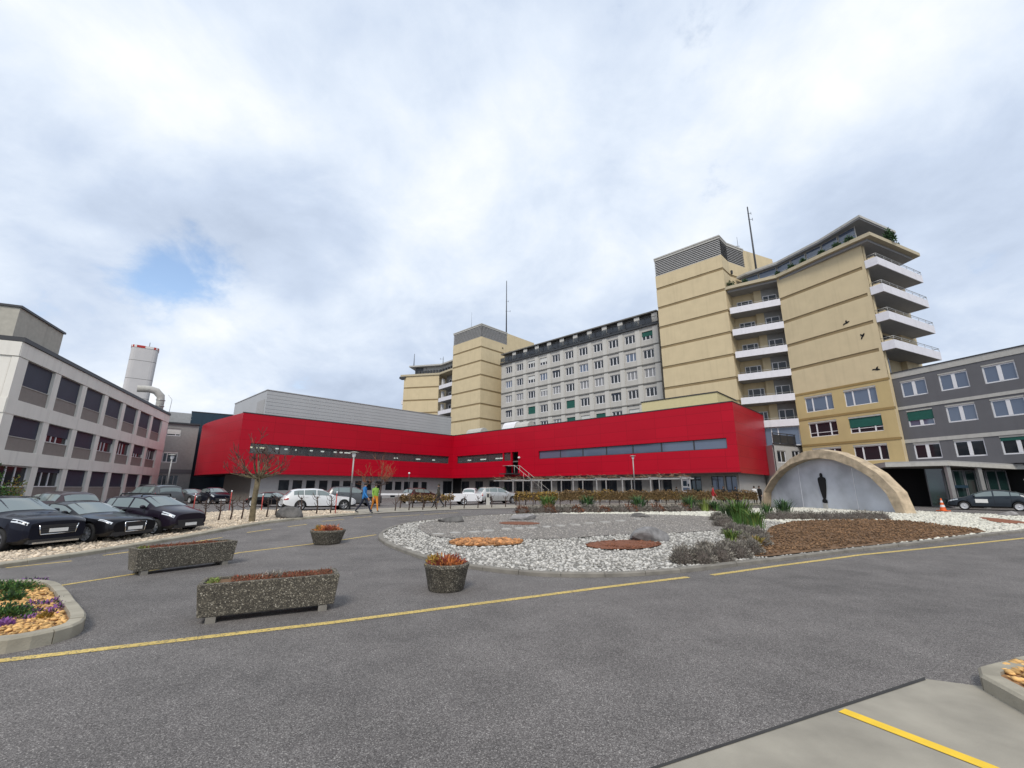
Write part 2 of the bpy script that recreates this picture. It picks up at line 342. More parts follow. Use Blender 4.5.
def smooth_poly(poly, it=2, closed=True):
    for _ in range(it):
        q = []; n = len(poly)
        for i in range(n if closed else n-1):
            a, b = Vector(poly[i]), Vector(poly[(i+1) % n]); q += [tuple(a.lerp(b, .25)), tuple(a.lerp(b, .75))]
        if not closed: q = [tuple(poly[0])]+q+[tuple(poly[-1])]
        poly = q
    return poly
def sheet(name, poly, off, m, step=.8, bumpy=0.0, parent=None, kind=None):
    """a polygon laid on the terrain, with interior points so it follows the rise"""
    poly = resample(poly, step); n = len(poly); A = np.array(poly)
    lo, hi = A.min(0), A.max(0)
    gx, gy = np.meshgrid(np.arange(lo[0]+step/2, hi[0], step), np.arange(lo[1]+step/2, hi[1], step))
    P = np.stack([gx.ravel(), gy.ravel()], 1); P = P[inpoly(P, poly)] if len(P) else P
    if len(P): P = P+rng.uniform(-.12, .12, P.shape)*step
    if len(P):
        dmin = np.min(np.hypot(P[:, None, 0]-A[None, :, 0], P[:, None, 1]-A[None, :, 1]), 1); P = P[dmin > step*.45]
    vs = [Vector(p) for p in poly]+[Vector(p) for p in P]
    r = delaunay_2d_cdt(vs, [], [list(range(n))], 1, 1e-5)
    nb = n
    V = [(v.x, v.y, gh(v.y)+off+(random.uniform(0, bumpy) if i >= nb and bumpy else 0)) for i, v in enumerate(r[0])]
    Fc = [f if sum((V[f[i]][0]*V[f[(i+1) % 3]][1]-V[f[(i+1) % 3]][0]*V[f[i]][1]) for i in range(3)) > 0 else f[::-1] for f in r[2]]
    mb = MB(); mb.add(V, Fc, 0, bool(bumpy)); o = mb.build(name, m, parent)
    return tag(o, kind=kind or 'structure')
def stripe(name, pts, w, m=M_YEL, off=.005):
    pts = [Vector(p) for p in resample(pts, .4, closed=False)]; L, R = [], []
    for i, p in enumerate(pts):
        d = (pts[min(i+1, len(pts)-1)]-pts[max(i-1, 0)]).normalized(); nrm = Vector((-d.y, d.x))*w/2
        for q, lst in ((p+nrm, L), (p-nrm, R)): lst.append((q.x, q.y, gh(q.y)+off))
    k = len(pts); mb = MB(); mb.add(L+R, [(i, k+i, k+i+1, i+1) for i in range(k-1)]); return tag(mb.build(name, m), kind='structure')
def kerb(pts, w, hgt, length, m, closed=False, parent=None, gap=.012, side=1):
    """kerb stones set end to end along a line, each stone its own object"""
    if closed and sum(pts[i][0]*pts[(i+1) % len(pts)][1]-pts[(i+1) % len(pts)][0]*pts[i][1] for i in range(len(pts))) < 0: pts = pts[::-1]
    pts = resample(pts, .25, closed); P = [Vector(p) for p in pts]
    if closed: P.append(P[0])
    cum = [0.0]
    for a, b in zip(P, P[1:]): cum.append(cum[-1]+(b-a).length)
    def at(s):
        i = max(0, min(len(P)-2, int(np.searchsorted(cum, s))-1)); t = (s-cum[i])/max(1e-9, cum[i+1]-cum[i]); return P[i].lerp(P[i+1], t), (P[i+1]-P[i]).normalized()
    n = max(1, round(cum[-1]/length)); l = cum[-1]/n; base = parent or tag(obj('kerb', None), kind='structure')
    for k in range(n):
        V = []; ks = 4; dz = random.uniform(-.006, .006); dn = random.uniform(-.006, .006)
        for j in range(ks):
            s = k*l+gap/2+(l-gap)*j/(ks-1); p, d = at(s); nr = Vector((-d.y, d.x))*side
            a, b = p+nr*dn, p+nr*(w+dn); za, zb = gh(a.y), gh(b.y); ch = min(.025, w*.25)
            V += [(a.x, a.y, za-.08), (a.x, a.y, za+hgt-ch+dz), (a.x+nr.x*ch, a.y+nr.y*ch, za+hgt+dz), (b.x, b.y, zb+hgt+dz), (b.x, b.y, zb-.08)]
        Fs = []
        for j in range(ks-1):
            for q in range(5):
                q2 = (q+1) % 5; f = (j*5+q, j*5+q2, (j+1)*5+q2, (j+1)*5+q); Fs.append(f if side < 0 else f[::-1])
        Fs += [(0, 1, 2, 3, 4) if side > 0 else (4, 3, 2, 1, 0), tuple(range((ks-1)*5, ks*5))[::-1] if side > 0 else tuple(range((ks-1)*5, ks*5))]
        mb = MB(); mb.add(V, Fs); mb.build('kerb_stone', m, base)
    return base
# low-poly stone templates
def rock_template(sub=1, jit=.25):
    bm = bmesh.new(); bmesh.ops.create_icosphere(bm, subdivisions=sub, radius=1)
    for v in bm.verts: v.co *= 1+random.uniform(-jit, jit)
    V = np.array([v.co for v in bm.verts]); Fc = np.array([[v.index for v in f.verts] for f in bm.faces]); bm.free(); return V, Fc
ROCKS = [rock_template() for _ in range(6)]
def scatter_stones(name, pts, rmin, rmax, m, off=.0, flat=.55, label=None):
    pts = np.asarray(pts); Vs, Fs, b = [], [], 0
    for t, (RV, RF) in enumerate(ROCKS):
        P = pts[t::len(ROCKS)]; n = len(P)
        if n == 0: continue
        a = rng.uniform(0, 6.28, n); s = rng.uniform(rmin, rmax, n)**1.0; e = rng.uniform(.65, 1.0, n); fl = rng.uniform(flat*.75, flat*1.2, n)
        x = RV[None, :, 0]*s[:, None]; y = RV[None, :, 1]*(s*e)[:, None]; z = RV[None, :, 2]*(s*fl)[:, None]
        ti = rng.uniform(-.3, .3, n)[:, None]; z = z+x*ti
        ca, sa = np.cos(a)[:, None], np.sin(a)[:, None]
        zz = np.array([gh(q) for q in P[:, 1]])+off+s*fl*.35
        V = np.stack([x*ca-y*sa+P[:, 0:1], x*sa+y*ca+P[:, 1:2], z+zz[:, None]], 2).reshape(-1, 3)
        Fc = (RF[None]+(np.arange(n)*len(RV))[:, None, None]).reshape(-1, 3)+b; b += len(V); Vs.append(V); Fs.append(Fc)
    o = obj(name, npmesh(name, np.concatenate(Vs), np.concatenate(Fs), m)); return tag(o, label, kind='stuff')
def pts_in(poly, dens, excl=()):
    A = np.array(poly); lo, hi = A.min(0), A.max(0); n = int(dens*(hi[0]-lo[0])*(hi[1]-lo[1]))
    P = rng.uniform(lo, hi, (n, 2)); k = inpoly(P, poly)
    for e in excl: k &= ~inpoly(P, e)
    return P[k]
# ------------------------------------------------------------------ facades
class Fr:
    """a facade plane: origin, yaw of its left-to-right axis (clockwise from +Y); local y points into the building"""
    def __init__(s, p0, yaw, z0=GF): s.p = Vector((p0[0], p0[1], z0)); s.rz = math.pi/2-rad(yaw)
    def loc(s, x, d=0, z=0):
        c, n = math.cos(s.rz), math.sin(s.rz); return s.p+Vector((c*x-n*d, n*x+c*d, z))
    def put(s, o, parent, x=0, d=0, z=0):
        o.parent = parent; q = s.loc(x, d, z); o.location = q-Vector(parent.location); o.rotation_euler = (0, 0, s.rz); return o
    def build(s, mb, name, mats, parent, x=0, d=0, z=0): return s.put(obj(name, mb.mesh(name, mats)), parent, x, d, z)
    def xy(s, x, d=0): q = s.loc(x, d); return (q.x, q.y)
def wall_open(mb, x0, x1, z0, z1, ops, depth, y=0.0, mi=0, rmi=None):
    rmi = mi if rmi is None else rmi
    xs = sorted({x0, x1, *[o[0] for o in ops], *[o[1] for o in ops]}); zs = sorted({z0, z1, *[o[2] for o in ops], *[o[3] for o in ops]})
    xs = [x for x in xs if x0 <= x <= x1]; zs = [z for z in zs if z0 <= z <= z1]
    for j in range(len(zs)-1):
        st = None
        for i in range(len(xs)):
            solid = i < len(xs)-1 and not any(o[0] <= (xs[i]+xs[i+1])/2 <= o[1] and o[2] <= (zs[j]+zs[j+1])/2 <= o[3] for o in ops)
            if solid and st is None: st = xs[i]
            if not solid and st is not None:
                mb.quad((st, y, zs[j]), (xs[i], y, zs[j]), (xs[i], y, zs[j+1]), (st, y, zs[j+1]), mi); st = None
    for a, b, c, d in ops:
        e = y+depth
        mb.quad((a, y, c), (b, y, c), (b, e, c), (a, e, c), rmi); mb.quad((a, e, d), (b, e, d), (b, y, d), (a, y, d), rmi)
        mb.quad((a, y, c), (a, e, c), (a, e, d), (a, y, d), rmi); mb.quad((b, e, c), (b, y, c), (b, y, d), (b, e, d), rmi)
_wc = {}
def window(fr, parent, x, z, w, h, mull=(), d=.14, fm=None, gm=None, bar=.06, mw=None, rail=None, blind=None, split=False, fd=.07):
    """window > pane(s), blind : frame mesh with mullions, panes behind it, an optional roller blind in front"""
    fm = fm or M_WHITE; gm = gm or M_GL; mw = mw or bar; key = (round(w, 2), round(h, 2), tuple(mull), fm.name, gm.name, bar, mw, rail, blind and (blind[0], blind[1].name), split)
    if key not in _wc:
        mb = MB(); mb.box(0, w, 0, fd, 0, bar); mb.box(0, w, 0, fd, h-bar, h); mb.box(0, bar, 0, fd, bar, h-bar); mb.box(w-bar, w, 0, fd, bar, h-bar)
        for q in mull: mb.box(w*q-mw/2, w*q+mw/2, -.01, fd, bar, h-bar)
        if rail: mb.box(bar, w-bar, .005, fd-.005, h*rail-.03, h*rail+.03)
        me = mb.mesh('window', fm); panes = []
        xs = [0]+[w*q for q in mull]+[w]
        for a, b in (zip(xs, xs[1:]) if split else ((0, w),)):
            p = MB(); p.box(a+.02, b-.02, fd*.55, fd*.55+.02, .02, h-.02); panes.append(p.mesh('pane', gm))
        bl = None
        if blind:
            b = MB(); b.box(.03, w-.03, -.035, -.015, h*(1-blind[0]), h-.02); bl = b.mesh('blind', blind[1])
        _wc[key] = (me, panes, bl)
    me, panes, bl = _wc[key]; o = fr.put(obj('window', me), parent, x, d, z)
    for p in panes: obj('pane', p, o)
    if bl: obj('blind', bl, o)
    return o
def core(parent, poly, z0, z1, m, name='core_wall', roof=None):
    mb = MB(); b = Vector(parent.location); mb.prism([(p[0]-b.x, p[1]-b.y) for p in poly], z0, z1, 0, 1 if roof else None)
    return mb.build(name, [m]+([roof] if roof else []), parent)
# ================================================================== BUILDINGS
V2 = Vector
uA = V2((math.sin(rad(43.3)), math.cos(rad(43.3)))); uB = V2((math.sin(rad(133.3)), math.cos(rad(133.3))))
def base(p): return (p[0], p[1], GF)
# ---- red building: two wings meeting in a corner, raised over a set-back ground floor
PC = V2((-9.93, 73.56)); LA, LB = 31.75, 44.4; PA = PC-uA*LA; PB = PC+uB*LB
def red_building():
    T = thing('red_building', 'low wide building with red metal cladding and long ribbon windows above a grey ground floor', 'building', base(PC))
    FA, FB, FK = Fr(PA, 43.3), Fr(PC, 133.3), Fr(PB, 43.3)
    opA = [(1.2, 30.95, 5.42, 6.6)]
    opB = [(1.1, 11.75, 5.42, 6.62), (11.95, 13.4, 5.42, 6.65), (13.6, 14.9, 3.45, 6.65), (12.2, 13.6, 3.1, 4.7), (18.75, 43.45, 5.42, 6.5)]
    mb = MB(); wall_open(mb, 0, LA, 3.1, 10.1, opA, .3); FA.build(mb, 'wall', M_RED, T)
    mb = MB(); wall_open(mb, 0, LB, 3.1, 10.1, opB, .3); FB.build(mb, 'wall', M_RED, T)
    mb = MB(); mb.quad((0, 0, 3.0), (10.9, 0, 3.0), (11.5, 0, 10.1), (0, 0, 10.1)); mb.quad((10.9, 0, 3.0), (10.9, 9, 3.0), (11.5, 9, 10.1), (11.5, 0, 10.1)); FK.build(mb, 'wall', M_RED, T)
    # rounded left end
    side = [(-31.71, 50.45), (-35.9, 53.9), (-40.4, 57.6), (-43.4, 60.5), (-45.4, 63.0), (-46.4, 65.0), (-46.6, 67.2), (-45.8, 70), (-44, 73)]
    side = [tuple(PA)]+side[1:]; sp = resample(smooth_poly(side[1:], 2, False), 1.0, False); sp = [tuple(PA)]+sp
    mb = MB(); b = V2((PC.x, PC.y)); V = [(p[0]-b.x, p[1]-b.y, z) for p in sp for z in (3.1, 10.1)]
    mb.add(V, [(2*i+2, 2*i, 2*i+1, 2*i+3) for i in range(len(sp)-1)]); mb.sm = [i > 0 for i in range(len(mb.f))]; mb.build('curved_wall', M_RED, T)
    # roof, parapet trim, soffit
    outline = [FA.xy(.06, .06), FA.xy(LA+.06, .06), FB.xy(LB-.06, .06), FK.xy(10.7, .06), tuple(PB+uA*10.6-uB*40), (0, 90), (-20, 96), (-40, 80)]+[(x+.08, y+.05) for x, y in sp[::-1][:-1]]
    core(T, outline, 9.55, 9.9, M_DARK, 'roof')
    inner = [tuple(PA+uA*1.3-uB*0-V2((-.3, 1.6))*0), ]
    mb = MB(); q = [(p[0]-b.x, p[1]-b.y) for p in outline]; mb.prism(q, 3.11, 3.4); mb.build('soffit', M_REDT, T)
    for f, l, nm in ((FA, LA, 'roof_edge'), (FB, LB, 'roof_edge')):
        mb = MB(); mb.box(-.03, l+.03, -.045, .25, 10.1, 10.19); f.build(mb, nm, M_DARK, T)
        mb = MB(); mb.box(0, l, -.05, .2, 3.02, 3.1); f.build(mb, 'drip_edge', M_REDT, T)
    mb = MB(); mb.box(-.05, 11.55, -.045, .25, 10.1, 10.18); FK.build(mb, 'roof_edge', M_DARK, T)
    # ribbon windows with a lit room behind
    def ribbon(f, xs, z0, z1, g=None):
        for i, (a, c) in enumerate(zip(xs, xs[1:])): window(f, T, a, z0, c-a, z1-z0, d=.16, fm=M_DARK, gm=g or M_GLT, bar=.07)
    ribbon(FA, [1.2+3.3*i for i in range(9)]+[30.95], 5.42, 6.6); ribbon(FB, [1.1, 4.85, 8.35, 11.75], 5.42, 6.62); ribbon(FB, [11.95, 13.4], 5.42, 6.65)
    ribbon(FB, [18.75, 22.4, 26.0, 29.45, 33.0, 36.5, 40.1, 43.45], 5.42, 6.5, M_GLB)
    for f, l, x0 in ((FA, LA, .3), (FB, LB, .6)):
        mb = MB(); mb.box(x0, l-.3, 3.2, 3.4, 5.2, 6.9); mb.box(x0, l-.3, .33, 3.2, 5.2, 5.36); mb.box(x0, l-.3, .33, 3.2, 6.7, 6.9)
        for k in range(int(l/5.2)): mb.box(2.0+k*5.2, 2.12+k*5.2, .9, 3.2, 5.36, 6.7)
        f.build(mb, 'room_wall', M_ROOM, T)
    for x, w in ((1.6, .5), (2.25, .4), (2.9, .6), (4.6, .35), (5.7, .3), (7.1, .35), (8.8, .3), (10.4, .35), (12.1, .3), (12.9, .35), (13.6, .8), (21.9, .6), (25.6, .7), (28.7, .6)):
        mb = MB(); mb.box(0, w, 0, .25, 0, .16); FA.build(mb, 'ceiling_lamp', M_LIT if x < 3.5 else M_LITW, T, x, 1.4+random.uniform(0, .8), 6.2-.3*(x > 15))
    for x, w in ((2.2, .6), (5.3, 1.3), (8.8, .5), (9.6, .9)):
        mb = MB(); mb.box(0, w, 0, .25, 0, .16); FB.build(mb, 'ceiling_lamp', M_LITW, T, x, 1.4, 5.9)
    # stair recess and outside stair
    mb = MB(); mb.box(12.0, 15.1, 1.8, 2.0, 3.15, 6.7); mb.box(12.0, 12.2, .31, 2, 3.15, 5.2); mb.box(14.9, 15.1, .31, 2, 3.15, 6.6); FB.build(mb, 'stair_recess', M_DARK, T)
    mb = MB(); mb.box(0, 1.0, 0, .06, 0, 2.1); dr = FB.build(mb, 'door', M_GREYBOX, T, 13.75, 1.72, 3.62)
    mb = MB(); mb.box(.85, .93, -.05, 0, 1, 1.12); mb.build('handle', M_CHROME, dr)
    mb = MB(); mb.box(12.3, 15.3, -1.2, 1.79, 3.42, 3.56); FB.build(mb, 'stair_landing', M_DARK, T)
    for k in range(16):
        mb = MB(); mb.box(0, .36, 0, 1.1, 0, .05); FB.build(mb, 'stair_tread', M_DARK, T, 15.3+k*.34, -1.2, 3.3-k*.21)
    for y in (-1.22, -.1):
        mb = MB(); mb.tube([(13.0, y, 4.62), (15.3, y, 4.62), (20.6, y, 1.25)], .03, 6); mb.tube([(15.3, y, 3.5), (15.3, y, 4.62)], .03, 6)
        for k in (1.9, 3.8, 5.7): mb.tube([(15.3+k*.9, y, 3.4-k*.57), (15.3+k*.9, y, 4.62-k*.57)], .025, 5)
        FB.build(mb, 'handrail', M_BANDW, T)
    mb = MB(); mb.lathe([(.001, -.18), (.16, -.1), (.2, 0), (.16, .1), (.001, .18)], 10); FB.build(mb, 'wall_lamp', M_WHITE, T, 15.25, -.2, 5.75)
    # set-back ground floor
    SA = 1.3; FA2 = Fr(FA.xy(0, SA), 43.3); FB2 = Fr(FB.xy(0, SA), 133.3)
    def sx(f, px, py):
        d = ray(px, py); ux, uy = math.cos(f.rz), math.sin(f.rz); nx, ny = -uy, ux
        t = (nx*f.p.x+ny*f.p.y)/(nx*d.x+ny*d.y); return (d.x*t-f.p.x)*ux+(d.y*t-f.p.y)*uy
    wa = [(sx(FA2, a, 485), sx(FA2, c, 485), 1.15, 2.42) for a, c in ((278.5, 289), (292.5, 302), (306, 315), (319, 327.5), (331.5, 339.5), (343, 351.5), (355, 361.5), (365, 371.5), (375, 382), (385.5, 392.5), (395, 401.5), (404, 410), (413, 418.5), (421.5, 427))]
    wa = [w for w in wa]+[(sx(FA2, 443, 485), sx(FA2, 452, 485), .05, 2.6)]
    low = [(sx(FA2, 300+k*15, 500), sx(FA2, 305+k*15, 500), .1, .45) for k in range(8)]
    mb = MB(); wall_open(mb, 2.2, LA+1.3, -.6, 3.11, wa+low, .2); FA2.build(mb, 'ground_floor_wall', M_GFW, T)
    for a, c, z0, z1 in wa: window(FA2, T, a, z0, c-a, z1-z0, (.5,) if z0 < .5 else (), d=.1, fm=M_DARK, gm=M_GL, bar=.06)
    for a, c, z0, z1 in low: window(FA2, T, a, z0, c-a, z1-z0, (), d=.1, fm=M_DARK, gm=M_GL, bar=.05)
    wbp = [(461, 469), (475, 483), (489, 499), (504, 512), (516, 530), (540, 551), (557, 571), (578, 593), (601, 617), (625, 642), (653, 661), (663, 672)]
    wb = [(sx(FB2, a, 487), sx(FB2, c, 487), 1.0 if a not in (653, 461) else .05, 2.55) for a, c in wbp]
    ent = [(sx(FB2, 681, 487), sx(FB2, 702, 487), .05, 2.75), (sx(FB2, 712, 487), sx(FB2, 724.5, 487), .35, 2.75), (sx(FB2, 726, 487), sx(FB2, 738, 487), .35, 2.75)]
    mb = MB(); wall_open(mb, .9, LB-.6, -.6, 3.11, wb+ent, .25); FB2.build(mb, 'ground_floor_wall', M_GFD, T)
    for a, c, z0, z1 in wb: window(FB2, T, a, z0, c-a, z1-z0, (.5,) if c-a > 1.6 else (), d=.12, fm=M_DARK, gm=M_GL, bar=.07)
    a, c, z0, z1 = ent[0]; window(FB2, T, a, z0, c-a, z1-z0, (.42, .7), d=.1, fm=M_DARK, gm=M_GLR, bar=.1, split=True)
    for a, c, z0, z1 in ent[1:]: window(FB2, T, a, z0, c-a, z1-z0, (.5,), d=.1, fm=M_DARK, gm=M_GLB, bar=.08, rail=.42, split=True)
    a = ent[0][0]; mb = MB(); mb.box(.15, 1.15, 0, .04, .85, 2.55); po = FB2.build(mb, 'poster_panel', M_GLB, T, a, -.06, 0)
    mb = MB(); mb.box(.22, 1.08, -.02, -.005, .95, 1.25); mb.box(.22, 1.08, -.02, -.005, 1.6, 2.45); mb.build('poster_sheet', M_WHITE, po)
    mb = MB(); mb.box(.3, .7, -.035, -.022, 1.75, 2.3); mb.box(.78, 1.0, -.035, -.022, 1.7, 2.0); mb.build('poster_print', M_BLUE, po)
    FK2 = Fr(FB2.xy(LB-.6, 0), 43.3); mb = MB(); mb.box(0, 10.0, 0, .2, -.6, 3.11); FK2.build(mb, 'ground_floor_wall', M_GFW, T)
    Fs = Fr((-38.0, 58.7), 130.0); mb = MB(); ops = [(.8+k*.98, 1.35+k*.98, .95, 2.5) for k in range(8)]
    wall_open(mb, -.4, 8.95, -.6, 3.11, ops, .2); Fs.build(mb, 'ground_floor_wall', M_GFD, T)  # greyer wall colour on this left stretch includes the shade it lies in
    for a, c, z0, z1 in ops: window(Fs, T, a, z0, c-a, z1-z0, (), d=.1, fm=M_DARK, gm=M_GL)
    core(T, [Fs.xy(-.4, 0), FA2.xy(2.2, .0), FA2.xy(2.2, .25), Fs.xy(-.4, .3)], -.6, 3.1, M_GFD)
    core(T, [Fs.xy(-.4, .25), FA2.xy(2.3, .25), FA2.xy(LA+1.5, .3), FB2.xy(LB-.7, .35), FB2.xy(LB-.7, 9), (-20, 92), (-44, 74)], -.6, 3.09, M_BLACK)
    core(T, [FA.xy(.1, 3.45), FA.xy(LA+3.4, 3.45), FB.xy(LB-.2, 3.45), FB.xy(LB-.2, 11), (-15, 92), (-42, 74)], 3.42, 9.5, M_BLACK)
    # grey metal-clad plant storey on the left wing
    FX = Fr(FA.xy(3.0, 2.6), 43.3); l = 30.2
    mb = MB(); mb.box(0, l, 0, 14, 9.91, 13.7); pl = FX.build(mb, 'plant_storey', M_GREYBOX, T)
    for k in range(8): mb = MB(); mb.box(0, l, -.03, -.002, 0, .42); o = obj('cladding_panel', mb.mesh('cladding_panel', M_GREYBOX), pl, (0, 0, 9.93+k*.465))
    mb = MB(); mb.box(-.06, l+.06, -.08, 14.05, 13.7, 13.8); obj('roof_edge', mb.mesh('roof_edge', M_LOUV), pl)
    mb = MB(); mb.box(-.04, -.002, .5, 3.4, 10.4, 12.6); obj('louvre_door', mb.mesh('louvre_door', M_LOUV), pl)
    # pale yellow lift house at the right end, roof hoods
    FY = Fr(FB.xy(33.45, 2.2), 133.3); mb = MB(); mb.box(0, 8.9, 0, 6.5, 9.91, 11.75); o = FY.build(mb, 'roof_house', mat('pale_yellow_render', (.60, .53, .30), .9, var=.04), T)
    mb = MB(); mb.box(-.08, 8.98, -.08, 6.58, 11.75, 11.85); obj('roof_edge', mb.mesh('roof_edge', M_DARK), o)
    for x, l2, h in ((1.2, 3.6, 1.45), (9.9, 2.6, 1.75), (12.6, 2.6, 1.5)):
        mb = MB(); n = 8; Vv = []
        for xx in (0, l2): Vv += [(xx, 1.1-1.1*math.cos(math.pi*i/n), h*math.sin(math.pi*i/n)) for i in range(n+1)]
        mb.add(Vv, [(i, i+1, n+2+i, n+1+i) for i in range(n)]+[tuple(range(n+1))[::-1], tuple(range(n+1, 2*n+2))], 0, False); FB.build(mb, 'roof_hood', M_WHITE if x < 12 and x > 2 else M_BANDW, T, x, 1.6, 9.9)
    return FA, FB
FA, FB = red_building()
# ---- yellow towers with louvred heads
ZB = [30.95-3.1*k for k in range(11)]
def panel_bands(fr, T, x0, x1, zs, top, bot, m, mbnd, th=.2, grp=None):
    lv = [top]+[z for z in zs if bot < z < top]+[bot]
    for i, (a, b) in enumerate(zip(lv, lv[1:])):
        z1 = a-(.19 if i else 0); z0 = b+(.19 if i < len(lv)-2 else 0)
        mb = MB(); mb.box(x0, x1, 0, th, z0, z1); fr.build(mb, 'wall_panel', m, T)
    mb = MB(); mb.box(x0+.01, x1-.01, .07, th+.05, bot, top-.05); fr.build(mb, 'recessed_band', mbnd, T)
def louvres(fr, T, x0, x1, z0, z1, n=9):
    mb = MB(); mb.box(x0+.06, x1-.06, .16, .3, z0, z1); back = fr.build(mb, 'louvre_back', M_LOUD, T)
    p = (z1-.55-z0)/n; sm = None
    for k in range(n):
        z = z0+k*p+.03
        mb = MB(); mb.add([(x0, 0, z), (x1, 0, z), (x1, .12, z+p*.72), (x0, .12, z+p*.72), (x0, .02, z-.03), (x1, .02, z-.03)], [(0, 1, 2, 3), (4, 5, 1, 0)]); fr.build(mb, 'louvre_slat', M_LOUV, T)
    mb = MB(); mb.box(x0-.02, x1+.02, -.03, .3, z1-.5, z1-.27); fr.build(mb, 'coping', M_BANDW, T)
    mb = MB(); mb.box(x0-.05, x1+.05, -.07, .3, z1-.2, z1); fr.build(mb, 'coping', M_BANDW, T)
PM = V2((-6.62, 88.09))
def tower_mid():
    c0 = PM-uB*9.5; T = thing('yellow_tower', 'windowless yellow stair tower with louvred top rising behind the inner corner of the red building', 'tower', base(PM))
    FC, FD = Fr(c0, 133.3), Fr(PM, 43.3)
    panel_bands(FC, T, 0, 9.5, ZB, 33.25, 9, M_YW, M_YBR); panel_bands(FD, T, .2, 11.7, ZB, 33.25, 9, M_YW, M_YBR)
    core(T, [FC.xy(.2, .3), FC.xy(9.25, .3), FD.xy(11.6, .3), FC.xy(.2, 11.6)], 0, 33.2, M_YBR, 'tower_core')
    louvres(FC, T, 0, 9.5, 33.3, 36.25); louvres(FD, T, .16, 8.0, 33.3, 36.25)
    mb = MB(); mb.box(8.0, 17.5, 0, .3, 33.25, 36.1); mb.box(11.75, 17.5, .0, .3, 29.6, 33.24); FD.build(mb, 'upper_wall', M_YW, T)
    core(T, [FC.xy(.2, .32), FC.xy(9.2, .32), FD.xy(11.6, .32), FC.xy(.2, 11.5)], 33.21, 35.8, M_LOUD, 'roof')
    mb = MB(); mb.box(0, .3, -.05, 0, 0, .3); FD.build(mb, 'vent', M_BLACK, T, 6.4, -.005, 32.0)
    mb = MB(); mb.box(0, .35, -.3, 0, 0, .25); FD.build(mb, 'wall_lamp', M_DARK, T, 8.6, 0, 31.6)
    return FC, FD
FC, FD = tower_mid()
PF = V2((28.95, 54.05)); FFo = PF-uB*9.6
def tower_right():
    T = thing('yellow_tower', 'windowless yellow stair tower with louvred top behind the right end of the red building', 'tower', base(PF))
    F1 = Fr(FFo, 133.3); ps = [V2((28.95, 54.05)), V2((30.9, 56.0)), V2((34.2, 57.7)), V2((40.2, 60.4))]
    panel_bands(F1, T, 0, 9.6, ZB, 33.05, 8, M_YW, M_YBR); louvres(F1, T, 0, 9.6, 33.05, 36.1)
    for i, (a, b) in enumerate(zip(ps, ps[1:])):
        d = b-a; f = Fr(a, math.degrees(math.atan2(d.x, d.y))); l = d.length; x0 = .2 if i == 0 else .002
        if i < 2:
            panel_bands(f, T, x0, l, ZB, 33.05, 8, M_YW, M_YBR); louvres(f, T, .16 if i == 0 else 0, l, 33.05, 36.1)
        else: mb = MB(); mb.box(.01, l, .02, .25, 26, 35.95); f.build(mb, 'upper_wall', M_YW, T)
    core(T, [F1.xy(.2, .3), F1.xy(9.3, .3), (30.75, 56.3), (34.0, 58.1), (33, 66), F1.xy(.2, 9)], 0, 33.0, M_YBR, 'tower_core')
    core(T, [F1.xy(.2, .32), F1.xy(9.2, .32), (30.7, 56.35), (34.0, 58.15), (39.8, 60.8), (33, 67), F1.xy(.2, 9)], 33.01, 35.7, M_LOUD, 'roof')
    mb = MB(); mb.box(0, .25, -.2, 0, 0, .5); f = Fr(ps[1], 62.7); f.build(mb, 'wall_lamp', M_DARK, T, .2, 0, 31.2)
tower_right()
